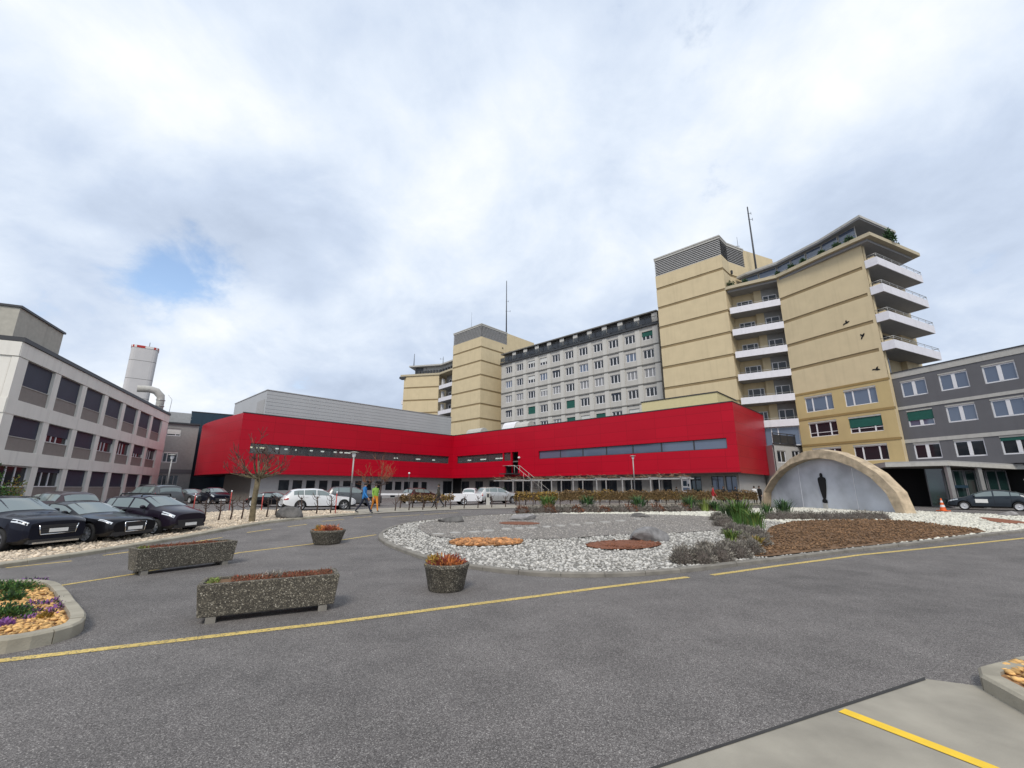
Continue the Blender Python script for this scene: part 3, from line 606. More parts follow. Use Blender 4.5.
# ---- pale ward block between the towers
def ward_block():
    p0 = V2((-2.25, 88.75)); L = 35.0; T = thing('ward_block', 'long pale concrete block with rows of white windows between the two yellow towers', 'building', base(p0)); f = Fr(p0, 133.3)
    rows = [24.8-3.1*k for k in range(6)]; cols = [1.25+3.09*k for k in range(11)]
    ops = [(x, x+1.85, z, z+1.45) for x in cols for z in rows]
    mb = MB(); wall_open(mb, 0, L, 6, 27.0, ops, .35); f.build(mb, 'wall', M_EW, T)
    core(T, [f.xy(0, .4), f.xy(L, .4), f.xy(L, 14), f.xy(0, 14)], 0, 27.0, M_EW, 'core_wall', M_LEDGE)
    for k in range(6): mb = MB(); mb.box(0, L, -.14, -.003, 23.72-3.1*k, 23.92-3.1*k); f.build(mb, 'shadow_ledge', M_LEDGE, T)  # dark ledge colour stands for the thin shadow under each slab edge
    pm = MB(); pm.box(0, .85, -.10, -.002, 0, 2.86); pme = pm.mesh('pier', M_EWL)
    for k in range(6):
        for x in cols: f.put(obj('pier', pme), T, x+1.95, 0, 23.93-3.1*k)
    green = {(10, 0): .55, (2, 3): .98, (5, 3): .98, (5, 4): .75, (7, 4): .98}; dark = {(4, 1), (8, 3), (0, 3)}; white = {(2, 1): .5, (3, 0): .6, (6, 4): .45, (3, 2): .3, (1, 4): .5, (9, 4): .4, (2, 0): .35}
    for i, x in enumerate(cols):
        for j, z in enumerate(rows):
            bl = (green[i, j], M_GREENB) if (i, j) in green else (.22, M_BLIND) if (i, j) in dark else (white[i, j], M_WB) if (i, j) in white else None
            window(f, T, x, z, 1.85, 1.45, (.34, .72), d=.15, bar=.10, mw=.15, blind=bl, gm=(M_GL, M_GLCU, M_GL, M_GLB, M_GL, M_GL, M_GLCU)[(i*7+j*3+(i*j) % 3) % 7])
    # attic terrace
    mb = MB(); mb.box(-.1, L, -.35, .4, 27.0, 27.3); f.build(mb, 'terrace_slab', M_DARK, T)
    mb = MB(); mb.box(0, L, -.31, -.28, 28.28, 28.36); mb.box(0, L, -.31, -.28, 27.4, 27.46); f.build(mb, 'terrace_rail', M_DARK, T)
    rp = MB(); rp.box(0, 1.0, -.30, -.285, 0, .75); rme = rp.mesh('rail_panel', glass('rail_glass', (.05, .055, .065), .1, .6, clear=.35)); ps = MB(); ps.box(0, .06, -.32, -.27, 0, 1.0); pme = ps.mesh('rail_post', M_DARK)
    k = 0
    while k*1.18 < L-1: f.put(obj('rail_panel', rme), T, .1+k*1.18, 0, 27.5); f.put(obj('rail_post', pme), T, k*1.18, 0, 27.3); k += 1
    ops = [(x-.3, x+1.7, 27.35, 29.0) for x in cols]
    mb = MB(); wall_open(mb, 0, L, 27.0, 29.2, ops, .15, y=.9); f.build(mb, 'attic_wall', M_LINK, T)
    core(T, [f.xy(0, 1.1), f.xy(L, 1.1), f.xy(L, 13), f.xy(0, 13)], 27, 29.15, M_LINK)
    for x in cols:
        window(f, T, x-.3, 27.35, 2.0, 1.65, (.5,), d=.98, fm=M_DGREY, gm=M_GL, bar=.07)
        mb = MB(); mb.box(0, .95, 0, .12, 0, 1.5); f.build(mb, 'white_panel', M_EWL, T, x+1.85, .1, 27.62)
    mb = MB(); mb.box(-.1, L, -.15, 13, 29.22, 29.42); f.build(mb, 'roof', M_LEDGE, T)
    for k in range(5): mb = MB(); mb.box(0, .5, 0, .5, 0, .5); f.build(mb, 'roof_vent', M_LOUV, T, 15+k*3.6, 4, 29.5)
ward_block()
# ---- curved balconies between tower and corner block, corner block with terraces
PG = V2((34.05, 50.95)); FG = Fr(PG, 154.0); GL = 9.45
def corner_block():
    T = thing('corner_block', 'tall yellow corner block with white balconies and black bird shapes beside the grey wing', 'building', base(PG))
    zt = [24.87-3.1*k for k in range(4)]
    panel_bands(FG, T, 0, GL, zt, 27.75, 12.55, M_YW, M_YBR)
    for zc, nxt in ((12.42, 9.55), (9.42, 6.5), (6.37, -.6)):
        wz = {12.42: (10.15, 12.0), 9.42: (7.25, 9.0), 6.37: (4.35, 6.02)}[zc]
        ops = [(1.05, 4.05, *wz), (5.2, 8.22, *wz)]
        mb = MB(); wall_open(mb, 0, GL, nxt, zc-.12, ops, .28); FG.build(mb, 'wall_panel', M_YWG, T)
        mb = MB(); mb.box(0, GL, -.05, .25, zc-.12, zc+.12); FG.build(mb, 'storey_band', M_YB, T)
        for i, (a, b, c, d) in enumerate(ops):
            bl = (.62, M_GREENB) if (zc == 9.42 and i == 1) else None
            window(FG, T, a, c, b-a, d-c-.16, (.27, .76), d=.14, bar=.08, mw=.13, rail=.3 if zc == 9.42 else None, blind=bl, gm=M_GLB if zc == 12.42 else M_GL, split=True)
            mb = MB(); mb.box(a, b, .02, .2, d-.16, d); FG.build(mb, 'blind_box', M_BANDW, T)
    mb = MB(); mb.box(.02, GL-.02, .08, .3, 12.3, 12.6); FG.build(mb, 'recessed_band', M_YB, T)
    FR = Fr(FG.xy(GL, 0), 64.0); RL = 9.7
    core(T, [FG.xy(.1, .3), FG.xy(GL-.05, .3), FG.xy(GL-.05, .6), FG.xy(GL-1.7, .6), FG.xy(GL-1.7, 9), FG.xy(-4, 9)], -.6, 27.4, M_YW, 'core_wall')
    mb = MB(); mb.box(.002, .6, .0, .3, -.6, 27.7); FR.build(mb, 'side_wall', M_YW, T)
    # right-hand balconies
    for k in range(4):
        z = 24.7-3.1*k; bz = [(0, -.02), (0, -1.05), (RL, -1.05), (RL, -.02)]
        mb = MB(); mb.box(-.02, RL, -1.05, -.02, z, z+.12); mb.prism([(0.05, -.02), (RL, -.02), (RL, 2.4), (.6, 2.4), (.6, .0)], z, z+.12); FR.build(mb, 'balcony_slab', M_SOFF, T)
        mb = MB(); mb.box(-.04, RL+.04, -1.15, -1.05, z-.06, z+.84); mb.box(-.04, .06, -1.05, -.02, z-.06, z+.84); mb.box(RL-.06, RL+.04, -1.05, 2.3, z-.06, z+.84); pp = FR.build(mb, 'balcony_parapet', M_PARA, T)
        mb = MB(); mb.tube([(.0, -.1, z+1.25), (.0, -1.1, z+1.25), (RL, -1.1, z+1.25), (RL, 1.8, z+1.25)], .03, 6); mb.tube([(.0, -.1, z+1.08), (.0, -1.1, z+1.08), (RL, -1.1, z+1.08)], .018, 5)
        for q in range(7): mb.tube([(q*RL/6, -1.1, z+.75), (q*RL/6, -1.1, z+1.25)], .02, 5)
        mb.build('railing', M_GALV, pp)
        window(FR, T, .75, z+.15, 2.0, 2.5, (.5,), d=1.2, bar=.1, fm=M_WHITE, gm=M_GL); window(FR, T, 3.3, z+.15, 2.4, 2.5, (.4,), d=1.2, bar=.08, fm=M_DARK, gm=M_GL)
        mb = MB(); mb.box(-.3, 1.0, 0, .9, 0, .12); mb.box(-.3, 1.0, -.06, 0, -.05, .9); FR.build(mb, 'small_balcony', M_PARA, T, RL+.6, 1.6, z+.6)
        mb = MB(); mb.box(0, .3, 0, .6, .3, .5); FR.build(mb, 'flower_box', M_YW, T, .02, -.9, z+.5)
    z = 24.7-3.1*4
    mb = MB(); wall_open(mb, .6, RL+.9, -.6, 27.7, [], .3, y=1.45); FR.build(mb, 'side_wall', M_YW, T)
    mb = MB(); mb.box(7.0, RL+.9, 0.9, 1.44, -.6, 27.4); FR.build(mb, 'side_pier', M_YW, T)
    mb = MB(); mb.box(.7, .8, -.02, 1.4, 12.7, 14.6); mb.box(.8, 3.4, 1.3, 1.4, 12.7, 14.8); FR.build(mb, 'glazed_screen', M_GLB, T)
    # recessed balconies towards the tower
    FQ = Fr(PF+V2((.12, -.08)), 121.5); QL = (PG-PF).length-.1
    for k in range(6):
        z = 24.2-3.07*k; h = .95 if k < 5 else 1.0
        mb = MB(); mb.box(.12, QL, -.02, 2.6, z-.02, z+.14); FQ.build(mb, 'balcony_slab', M_SOFF, T)
        mb = MB(); mb.box(.1, QL, -.1, .0, z-.05, z+.8); pp = FQ.build(mb, 'balcony_parapet', M_PARA, T)
        mb = MB(); mb.tube([(.15, -.04, z+1.0), (QL-.05, -.04, z+1.0)], .025, 5); mb.build('railing', M_GALV, pp)
        window(FQ, T, .9, z+.75, 1.9, 1.5, (.3, .75), d=2.25, bar=.09, gm=M_GL); window(FQ, T, 4.0, z+.2, 1.6, 2.05, (.42,), d=1.75, bar=.09, gm=M_GL)
        mb = MB(); mb.box(.15, .9, 2.1, 2.35, z+.14, z+1.2); FQ.build(mb, 'planter_shelf', M_DARK, T)
    mb = MB(); mb.box(-.4, QL+.5, 2.4, 2.7, 0, 27.7); mb.box(3.0, 3.9, 1.9, 2.41, 0, 27.5); FQ.build(mb, 'back_wall', M_YW, T)
    mb = MB(); mb.box(3.9, QL+.4, 1.9, 2.1, 9, 27.5); FQ.build(mb, 'back_wall', M_LINK, T)
    mb = MB(); mb.box(.1, QL, .02, .12, 6.4, 9.0); mb.build
    w = window(FQ, T, .1, 6.5, QL-.15, 2.3, (.5, .62), d=.3, bar=.1, gm=M_GLB, split=True)
    # cornice and roof terrace
    out = [(28.6, 54.6), (29.25, 53.75), (33.75, 50.6), (36.0, 45.2), (38.0, 40.9), (47.3, 45.2), (46.5, 50), (40, 60)]
    core(T, out, 27.75, 28.15, mat('pale_cornice', (.46, .40, .28), .85, var=.05), 'cornice', M_LEDGE)
    ins = [(28.9, 55.0), (29.55, 54.2), (34.05, 51.0), (36.3, 45.6), (38.2, 41.6), (46.6, 45.5), (46, 49.6), (40, 59.5)]
    core(T, ins, 27.45, 27.74, M_SOFF, 'soffit')
    core(T, [(33.5, 56), (36.1, 52.9), (38.3, 47.5), (39.3, 44.8), (44.6, 47.4), (43, 56), (38, 60)], 28.15, 30.35, M_GREYBOX, 'penthouse')
    rf = [(31.9, 56.2), (32.5, 54.9), (35.0, 51.9), (37.0, 46.6), (38.05, 41.75), (44.7, 44.8), (44, 55), (39, 60)]
    core(T, rf, 30.5, 30.78, M_BANDW, 'roof', M_LEDGE); core(T, [(x*.985+.6, y*.985+.75) for x, y in rf], 30.35, 30.49, M_SOFF, 'roof_soffit')
    pts = [V2((32.4, 56.0)), V2((35.3, 52.5)), V2((37.5, 47.1)), V2((38.6, 43.2))]
    for a, b in zip(pts, pts[1:]):
        d = b-a; f = Fr(a, math.degrees(math.atan2(d.x, d.y))); n = max(1, round(d.length/2.3)); w = d.length/n
        for k in range(n):
            window(f, T, k*w+.04, 28.2, w-.08, 2.14, (), d=0, bar=.07, fm=M_BANDW, gm=M_GLB, rail=.55)
    for x, y, r in ((29.9, 54.4, .8), (31.3, 53.3, .55), (34.3, 50.9, .45), (35.0, 49.2, .6), (35.5, 47.8, .5), (36.4, 45.8, .45), (37.0, 44.2, .5), (37.5, 43.0, .55), (43.4, 43.9, .3)):
        PLANTS_ON_ROOF.append((x, y, r))
    # bird shapes fixed to the wall to keep birds off
    def bird(x, z, s, rot):
        pts = [(-1, .0), (-.55, .18), (-.2, .16), (-.05, .75), (.3, .95), (.28, .3), (.6, .28), (.95, .1), (.62, -.08), (.2, -.25), (-.4, -.15), (-.9, -.3)]
        c, n = math.cos(rot), math.sin(rot); q = [(s*(a*c-b*n), s*(a*n+b*c)) for a, b in pts]; m = len(q)
        mb = MB(); mb.add([(a, 0, b) for a, b in q]+[(a, -.03, b) for a, b in q], [tuple(range(m)), tuple(range(m, 2*m))[::-1]]+[(i, i+m, (i+1) % m+m, (i+1) % m) for i in range(m)])
        FG.build(mb, 'bird_shape', M_BLACK, T, x, -.012, z)
    for px, py, r in ((846.5, 323, .2), (863, 336, .9), (876.5, 369.5, -.3)):
        d = ray(px, py); ux, uy = math.cos(FG.rz), math.sin(FG.rz); t = (-uy*FG.p.x+ux*FG.p.y)/(-uy*d.x+ux*d.y)
        bird((d.x*t-FG.p.x)*ux+(d.y*t-FG.p.y)*uy, d.z*t+EYE-GF, .36, r)
    return FR
PLANTS_ON_ROOF = []
FR = corner_block()
# ---- low annex with black terrace railing
def annex():
    p0 = V2((28.2, 48.45)); f = Fr(p0, 61.0); T = thing('annex', 'pale low annex with black terrace railing between the red building and the yellow corner block', 'building', base(p0))
    ops = [(2.2, 3.95, 4.4, 5.75), (5.2, 6.8, 4.5, 5.85)]
    mb = MB(); wall_open(mb, 1.75, 7.6, -.6, 6.38, ops, .2); f.build(mb, 'wall', M_GFW, T)
    core(T, [f.xy(1.8, .22), f.xy(7.5, .22), f.xy(7.0, 2.6), f.xy(3.4, 2.6)], -.6, 6.36, M_GFW)
    for a, b, c, d in ops: window(f, T, a, c, b-a, d-c, (.5,), d=.1, bar=.08)
    mb = MB(); mb.box(1.7, 7.6, -.08, .1, 6.38, 6.55); f.build(mb, 'terrace_edge', M_DARK, T)
    for k in range(4):
        mb = MB(); mb.box(0, 1.40, -.03, 0, 0, .95); f.build(mb, 'rail_panel', M_DARK, T, 1.8+k*1.46, 0, 6.6)
        mb = MB(); mb.box(0, .07, -.07, .02, 0, 1.2); f.build(mb, 'rail_post', M_DARK, T, 1.72+k*1.46, 0, 6.55)
    mb = MB(); mb.box(1.7, 7.6, -.06, .02, 7.68, 7.76); f.build(mb, 'hand_rail', M_DARK, T)
annex()
# ---- grey wing on the right with entrance canopy
FH = Fr((38.6, 43.2), 160.9)
def grey_wing():
    T = thing('grey_wing', 'three storey dark grey wing with pale bands and white windows at the right edge', 'building', base((38.6, 43.2)))
    L = 22.0; cols = [(1.1+3.07*k, 3.2+3.07*k) for k in range(7)]; zs = [(4.3, 5.85), (7.4, 9.02), (10.35, 12.02)]
    lev = [(3.6, 5.88), (6.22, 9.17), (9.46, 12.38)]
    for (z0, z1), (a, b) in zip(lev, zs):
        ops = [(c0, c1, a, b) for c0, c1 in cols]; mb = MB(); wall_open(mb, .36, L, z0, z1, ops, .3); FH.build(mb, 'wall_panel', M_DGREY, T)
    for z0, z1 in ((5.88, 6.22), (9.17, 9.46), (12.38, 12.92)): mb = MB(); mb.box(.36, L, -.05, .28, z0, z1); FH.build(mb, 'pale_band', M_BANDW, T)
    mb = MB(); mb.box(.3, L, -.1, 8, 12.92, 13.02); FH.build(mb, 'roof_edge', M_DARK, T)
    core(T, [FH.xy(.4, .34), FH.xy(L, .34), FH.xy(L, 9), FH.xy(.4, 9)], 3.4, 12.9, M_DGREY)
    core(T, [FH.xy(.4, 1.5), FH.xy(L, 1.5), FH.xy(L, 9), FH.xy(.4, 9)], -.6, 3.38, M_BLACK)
    for i, (c0, c1) in enumerate(cols):
        for j, (a, b) in enumerate(zs):
            bl = (.6, M_GREENB) if (i, j) == (0, 1) else (.2, M_GREENB) if (i, j) == (2, 0) else None
            window(FH, T, c0, a, c1-c0, b-a-.14, (.5,), d=.1, bar=.11, mw=.26, blind=bl, gm=M_GL if j == 0 else M_GLB, split=True)
            mb = MB(); mb.box(c0, c1, .02, .2, b-.14, b); FH.build(mb, 'blind_box', M_BANDW, T)
    # canopy and glazed entrance
    cx = [(33.2, 39.0), (36.0, 36.2), (41.4, 36.0), (44.5, 30), (46, 33), (40, 45), (36.3, 45.6)]; zz = [3.42, 3.42, 3.12, 3.0, 3.0, 3.3, 3.42]
    b = V2(T.location[:2]); n = len(cx); mb = MB()
    mb.add([(x-b.x, y-b.y, z-.02) for (x, y), z in zip(cx, zz)]+[(x-b.x, y-b.y, z+.30) for (x, y), z in zip(cx, zz)], [tuple(range(n)), tuple(range(n, 2*n))[::-1]]+[(i, n+i, n+(i+1) % n, (i+1) % n) for i in range(n)])
    mb.build('entrance_canopy', M_BANDW, T)
    mb = MB(); mb.add([(x-b.x, y-b.y, z+.302) for (x, y), z in zip(cx, zz)]+[(x-b.x, y-b.y, z+.40) for (x, y), z in zip(cx, zz)], [tuple(range(n)), tuple(range(n, 2*n))[::-1]]+[(i, n+i, n+(i+1) % n, (i+1) % n) for i in range(n)]); mb.build('canopy_edge', M_LOUV, T)
    for x, y in ((36.15, 36.5), (38.6, 36.4)):
        mb = MB(); mb.box(-.16, .16, -.12, .12, 0, 3.4); mb.build('canopy_post', M_GALV, T, loc=(x-b.x, y-b.y, 0))
    fe = Fr((36.2, 36.9), 92.0)
    for k in range(3): window(fe, T, .1+k*1.75, .05, 1.7, 3.0, (.5,), d=.25, bar=.08, fm=M_DGREY, gm=M_GLR, split=True)
    fe2 = Fr((33.4, 39.6), 133.3); window(fe2, T, 2.7, .05, 1.2, 3.2, (), d=.3, bar=.08, fm=M_DARK, gm=M_GLR)
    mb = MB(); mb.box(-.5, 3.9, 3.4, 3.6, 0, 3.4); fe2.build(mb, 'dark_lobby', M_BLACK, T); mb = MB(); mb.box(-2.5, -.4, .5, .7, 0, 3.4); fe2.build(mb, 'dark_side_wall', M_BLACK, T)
    mb = MB(); mb.box(0, 1.1, 0, .06, .0, .22); fe.build(mb, 'blue_sign', M_BLUE, T, .6, .0, 1.6)
grey_wing()
# ---- office building on the left
FI = Fr((-33.19, 28.49), -24.2)
def office():
    T = thing('office_building', 'pale concrete office building with dark blue blinds along the left edge behind the parked cars', 'building', base((-33.19, 28.49)))
    x0, L, bay = -1.1, 32.5, 4.40
    rows = [(8.2, 9.95, 7.2), (4.8, 6.17, 3.9), (1.5, 2.92, .2)]
    bnd = [(9.95, 10.95), (6.17, 7.18), (2.92, 3.88)]
    rb = random.Random(3)
    for k in range(8):
        xa = x0 if k == 0 else k*bay-.80; xb = k*bay if k < 7 else L
        mb = MB(); mb.box(xa+.012, xb if k < 7 else L, 0, .35, -.6, 9.93); FI.build(mb, 'pier', M_ICON, T)
    for z0, z1 in bnd:
        for k in range(8):
            xa = x0 if k == 0 else k*bay-.4; xb = (k+1)*bay-.4 if k < 7 else L
            mb = MB(); mb.box(xa+.01, xb-.01, -.03, .35, z0+.012, z1-.012); FI.build(mb, 'concrete_panel', M_ICON, T)
    for j, (z0, z1, zs) in enumerate(rows):
        for k in range(7):
            a, b = k*bay+.005, (k+1)*bay-.80
            mb = MB(); mb.box(a, b, .14, .34, zs+.0, z0-.02); FI.build(mb, 'spandrel', M_IPAN, T)
            if j == 0: bl = (.99, M_BLIND)
            elif j == 1: bl = {0: (.985, M_BLIND), 1: (.62, M_BLIND), 2: (.985, M_BLIND), 3: (.35, M_BLIND), 4: (.15, M_BLIND), 5: (.68, M_BLIND), 6: (.2, M_BLIND)}[k]
            else: bl = {0: None, 1: (.24, M_BLIND), 2: (.985, M_BLIND), 3: (.985, M_BLIND), 4: (.985, M_BLIND), 5: (.985, M_BLIND), 6: (.985, M_BLIND)}[k]
            window(FI, T, a, z0, b-a, z1-z0, (.14, .34, .54) if j == 1 else (.33, .62), d=.22, bar=.07, mw=.10, blind=bl, gm=M_GLO)
            mb = MB(); mb.box(a, b, .1, .34, z0-.02, z0+.03); FI.build(mb, 'sill', M_BANDW, T)
    mb = MB(); mb.box(x0-.06, L+.05, -.12, 14, 10.96, 11.12); mb.box(x0-.06, L+.05, -.07, 14, 11.12, 11.26); FI.build(mb, 'roof_edge', M_DARK, T)
    core(T, [FI.xy(x0+.05, .38), FI.xy(L-.02, .38), FI.xy(L-.02, 13.9), FI.xy(x0+.05, 13.9)], -.6, 10.95, M_ICON)
    # end face towards the road
    FE = Fr(FI.xy(x0, 0), -24.2-90+0); FE = Fr(FI.xy(x0, 14), 65.8)
    for j, (z0, z1, zs) in enumerate(rows):
        for k in range(3):
            a = 14-1.75-3.6-k*4.4
            window(FE, T, a, zs, 3.6, z1-zs, (.33, .66), d=-.03, bar=.08, fm=M_IPAN, gm=M_GL, blind=(.6, M_BLIND))
    for z0, z1 in bnd:
        for k in range(3): mb = MB(); mb.box(14-(k+1)*4.66+.01, 14-k*4.66-.01, -.04, .02, z0+.012, z1-.012); FE.build(mb, 'concrete_panel', M_ICON, T)
    # set-back rooftop storey
    fp = Fr((-36.4, 29.8), -24.0); mb = MB(); mb.box(0, 6.2, 0, 8.5, 11.26, 14.4); o = fp.build(mb, 'rooftop_storey', mat('aged_concrete', (.43, .41, .355), .9, var=.08, stain=.15), T)
    mb = MB(); mb.box(-.1, 6.3, -.12, 8.6, 14.4, 14.56); obj('roof_edge', mb.mesh('roof_edge', M_DARK), o)
office()
def chimney():
    T = thing('boiler_chimney', 'tall pale chimney with red and white striped rim behind the left office building', 'chimney', (-56.5, 63.5, GF)); T.rotation_euler = (0, 0, rad(40))
    def sec(z, s=1.0):
        P = []
        for i in range(24):
            a = 2*math.pi*i/24; c, n = math.cos(a), math.sin(a); P.append((s*1.62*math.copysign(abs(c)**.38, c), s*1.25*math.copysign(abs(n)**.38, n), z))
        return P
    zs = [8, 11.3, 14.3, 17.2, 20.0, 22.0]
    for z0, z1 in zip(zs, zs[1:]):
        mb = MB(); a = sec(z0+.04); b = sec(z1-.02); mb.add(a+b, [(i, (i+1) % 24, 24+(i+1) % 24, 24+i) for i in range(24)]); mb.build('chimney_panel', M_CHIM, T)
    mb = MB(); a = sec(8, .985); b = sec(21.9, .985); mb.add(a+b, [(i, (i+1) % 24, 24+(i+1) % 24, 24+i) for i in range(24)]+[tuple(range(24, 48))]); mb.build('flue_core', M_LEDGE, T)
    for i in range(24):
        a, b = sec(22.0, 1.03), sec(22.35, 1.03); c, d = sec(22.0, .9), sec(22.35, .9); j = (i+1) % 24; mb = MB()
        mb.add([a[i], a[j], b[j], b[i], c[i], c[j], d[j], d[i]], [(0, 1, 2, 3), (3, 2, 6, 7), (5, 4, 7, 6)]); mb.build('rim_stripe', M_RSTR if i % 2 else M_WSTR, T)
    mb = MB(); mb.tube([(.4, 0, 22), (.4, 0, 23.3)], .04, 5); mb.build('lightning_rod', M_DARK, T)
chimney()
def duct():
    T = thing('roof_duct', 'thick pale ventilation duct bending down onto the roof in front of the chimney', 'duct', (-48.0, 57.6, 11.26+GF))
    mb = MB(); P = [(-1.9, -1.5, 3.0), (-.9, -.7, 3.1), (-.3, -.3, 2.9), (0.1, 0.1, 2.3), (.15, .15, 1.6), (.15, .15, -.1)]; mb.tube(P, [.46, .46, .47, .47, .46, .46], 14); mb.build('duct_pipe', M_BANDW, T)
    for z in (1.7, .9): mb = MB(); mb.tube([(.15, .15, z), (.15, .15, z+.1)], .52, 14); mb.build('flange', M_GALV, T)
    mb = MB(); mb.tube([(1.0, .9, -.1), (1.05, .95, 2.0), (.7, .6, 2.6)], .03, 5); mb.build('conduit', M_GALV, T)
    mb = MB(); mb.box(-2.6, -1.2, -1.2, .8, -.1, 1.2); mb.build('plant_box', M_BANDW, T)
duct()
def link_and_blue():
    f = Fr((-50, 62), 50.0); T = thing('link_building', 'narrow grey concrete link building between the left office building and the dark blue block', 'building', base((-50, 62)))
    ops = [(.3, 1.95, 8.75, 9.8), (.35, 2.05, 4.95, 6.55), (.3, 1.3, .8, 3.2), (1.5, 2.6, .8, 3.2)]
    mb = MB(); wall_open(mb, -3, 4, -.6, 10.5, ops, .25); f.build(mb, 'wall', M_LINK, T); core(T, [f.xy(-3, .3), f.xy(4, .3), f.xy(4, 8), f.xy(-3, 8)], -.6, 10.45, M_LINK)
    for i, (a, b, c, d) in enumerate(ops): window(f, T, a, c, b-a, d-c, (.65,) if i == 0 else (.3,) if i == 1 else (.5,), d=.12, bar=.09, fm=M_WHITE if i < 2 else M_LOUV, gm=M_GL, blind=(.75, M_WB) if i == 0 else (.2, M_WB) if i == 1 else None)
    mb = MB(); mb.box(-3, 4.1, -.25, 8, 10.5, 10.72); f.build(mb, 'roof', M_DARK, T); mb = MB(); mb.box(-3, 4, -.06, -.003, 3.4, 4.0); f.build(mb, 'dark_band', M_DGREY, T)
    for k in range(5): mb = MB(); mb.box(0, .05, 0, .05, 0, 1.3); f.build(mb, 'rail_post', M_GALV, T, -1+k*.9, 1, 10.72)
    mb = MB(); mb.box(-1, 3, 1.05, 1.1, 11.4, 11.46); mb.box(-1, 3, 1.05, 1.1, 11.95, 12.0); mb.box(-.6, 3, 3, 3.2, 10.72, 12.6); f.build(mb, 'roof_railing', M_GALV, T)
    g = Fr((-51.5, 68.7), 54.0); T = thing('blue_block', 'dark petrol blue clad block squeezed between the grey link building and the rounded red end', 'building', base((-51.5, 68.7)))
    for k in range(7): mb = MB(); mb.box(k*1.5+.01, k*1.5+1.49, 0, .1, -.6, 13.3); g.build(mb, 'cladding_panel', M_BLUE, T)
    core(T, [g.xy(.02, .11), g.xy(10.4, .11), g.xy(10.4, 9), g.xy(.02, 9)], -.6, 13.3, M_BLUE); mb = MB(); mb.box(-.05, 10.55, -.05, 9, 13.3, 13.42); g.build(mb, 'roof_edge', M_DARK, T)
    for z in (3, 5.4, 8.4, 10.6): mb = MB(); mb.box(-.12, -.0, .3, .9, 0, .7); g.build(mb, 'side_window', M_BANDW, T, 0, 0, z)
link_and_blue()
# ---- the matching block beyond the middle tower
def far_block():
    p0 = V2((-26.2, 101.8)); d = V2((-17.4, 99.9))-p0; yaw = math.degrees(math.atan2(d.x, d.y)); f = Fr(p0, yaw); l = d.length
    T = thing('far_block', 'distant yellow block with white balconies and roof terrace left of the middle yellow tower', 'building', base(p0))
    panel_bands(f, T, 0, l, [24.87-3.1*k for k in range(5)], 27.75, 9.5, M_YW, M_YBR); core(T, [f.xy(.1, .3), f.xy(l, .3), f.xy(l, 12), f.xy(.1, 12)], 0, 27.7, M_YW)
    a = V2((-17.3, 99.9)); e = V2((-13.4, 95.6))-a; q = Fr(a, math.degrees(math.atan2(e.x, e.y))); ql = e.length
    for k in range(5):
        z = 24.2-3.07*k; mb = MB(); mb.box(.05, ql, -.1, 0, z-.05, z+.85); q.build(mb, 'balcony_parapet', M_PARA, T); mb = MB(); mb.box(.05, ql, 0, 2.4, z-.02, z+.14); q.build(mb, 'balcony_slab', M_SOFF, T)
        window(q, T, 1.4, z+.2, 2.2, 2.2, (.4,), d=1.9, bar=.1); mb = MB(); mb.box(.1, .5, .6, 1.2, z+.14, z+2.6); q.build(mb, 'screen', M_WHITE, T)
    mb = MB(); mb.box(-.3, ql+2, 2.2, 2.5, 0, 27.7); q.build(mb, 'back_wall', M_SOFF, T)
    o = [f.xy(-.9, -.25), f.xy(l, -.25), q.xy(ql+.5, -.4), q.xy(ql+3, 8), f.xy(-.9, 10)]; core(T, o, 27.75, 28.2, mat('pale_cornice', (.46, .40, .28)), 'cornice', M_LEDGE)
    core(T, [f.xy(1.8, 2.0), f.xy(l, 1.8), q.xy(ql+.5, 1.6), q.xy(ql+3, 9), f.xy(1.8, 9)], 28.2, 30.4, M_BANDW, 'penthouse'); core(T, [f.xy(.6, 1.0), f.xy(l, .8), q.xy(ql+.5, .6), q.xy(ql+3, 9), f.xy(.6, 9)], 30.4, 30.75, M_BANDW, 'roof', M_LEDGE)
    window(f, T, 1.9, 28.3, 3.0, 2.0, (.5,), d=1.9, bar=.08, fm=M_DARK, gm=M_GL)
    for k in range(9): mb = MB(); mb.box(0, .5, 0, .5, 0, .8); f.build(mb, 'terrace_planter', M_DARK, T, 3.6+k*.75, -.1, 28.2)
    for k in range(5): mb = MB(); mb.box(0, .5, 0, .5, 0, .8); q.build(mb, 'terrace_planter', M_DARK, T, k*1.1, -.1, 28.2)
    for z in (21, 18): mb = MB(); mb.box(-.5, 0, .2, 2.5, 0, 1); f.build(mb, 'side_balcony', M_PARA, T, 0, 0, z)
    mb = MB(); mb.box(-1.1, .4, -.4, 1, 27.2, 27.7); f.build(mb, 'gutter_box', M_DARK, T)
far_block()
def mast(label, x, y, z0, z1, r, arms=(), g=None):
    T = thing('antenna_mast', label, 'antenna', (x, y, z0+GF), 0, g); mb = MB(); mb.tube([(0, 0, 0), (0, 0, z1-z0)], [r, r*.5], 6); mb.build('pole', M_DARK, T)
    for z, l in arms: mb = MB(); mb.tube([(-l*.3, 0, z), (l, 0, z)], .03, 5); mb.tube([(l, 0, z-.2), (l, 0, z+.25)], .03, 5); mb.build('arm', M_DARK, T)
mast('tall thin antenna mast behind the middle yellow tower', -1.35, 95, 35.5, 49.8, .16, ((6.5, .9), (9, .5)))
mast('tall dark antenna mast behind the right yellow tower', 35.0, 56.4, 27, 42.3, .17, ((13.2, .5), (14.2, .4)))
mast('slim grey antenna with side arm on the roof of the right tower', 33.7, 57.9, 35, 38.2, .04, ((1.7, -1.0),))
mast('short antenna on the roof of the distant yellow block', -24.2, 102.5, 30.7, 33.8, .12)
mast('small pole with camera on the roof edge of the distant block', -16.6, 99.9, 30.7, 32.3, .08, ((1.0, -.7),))
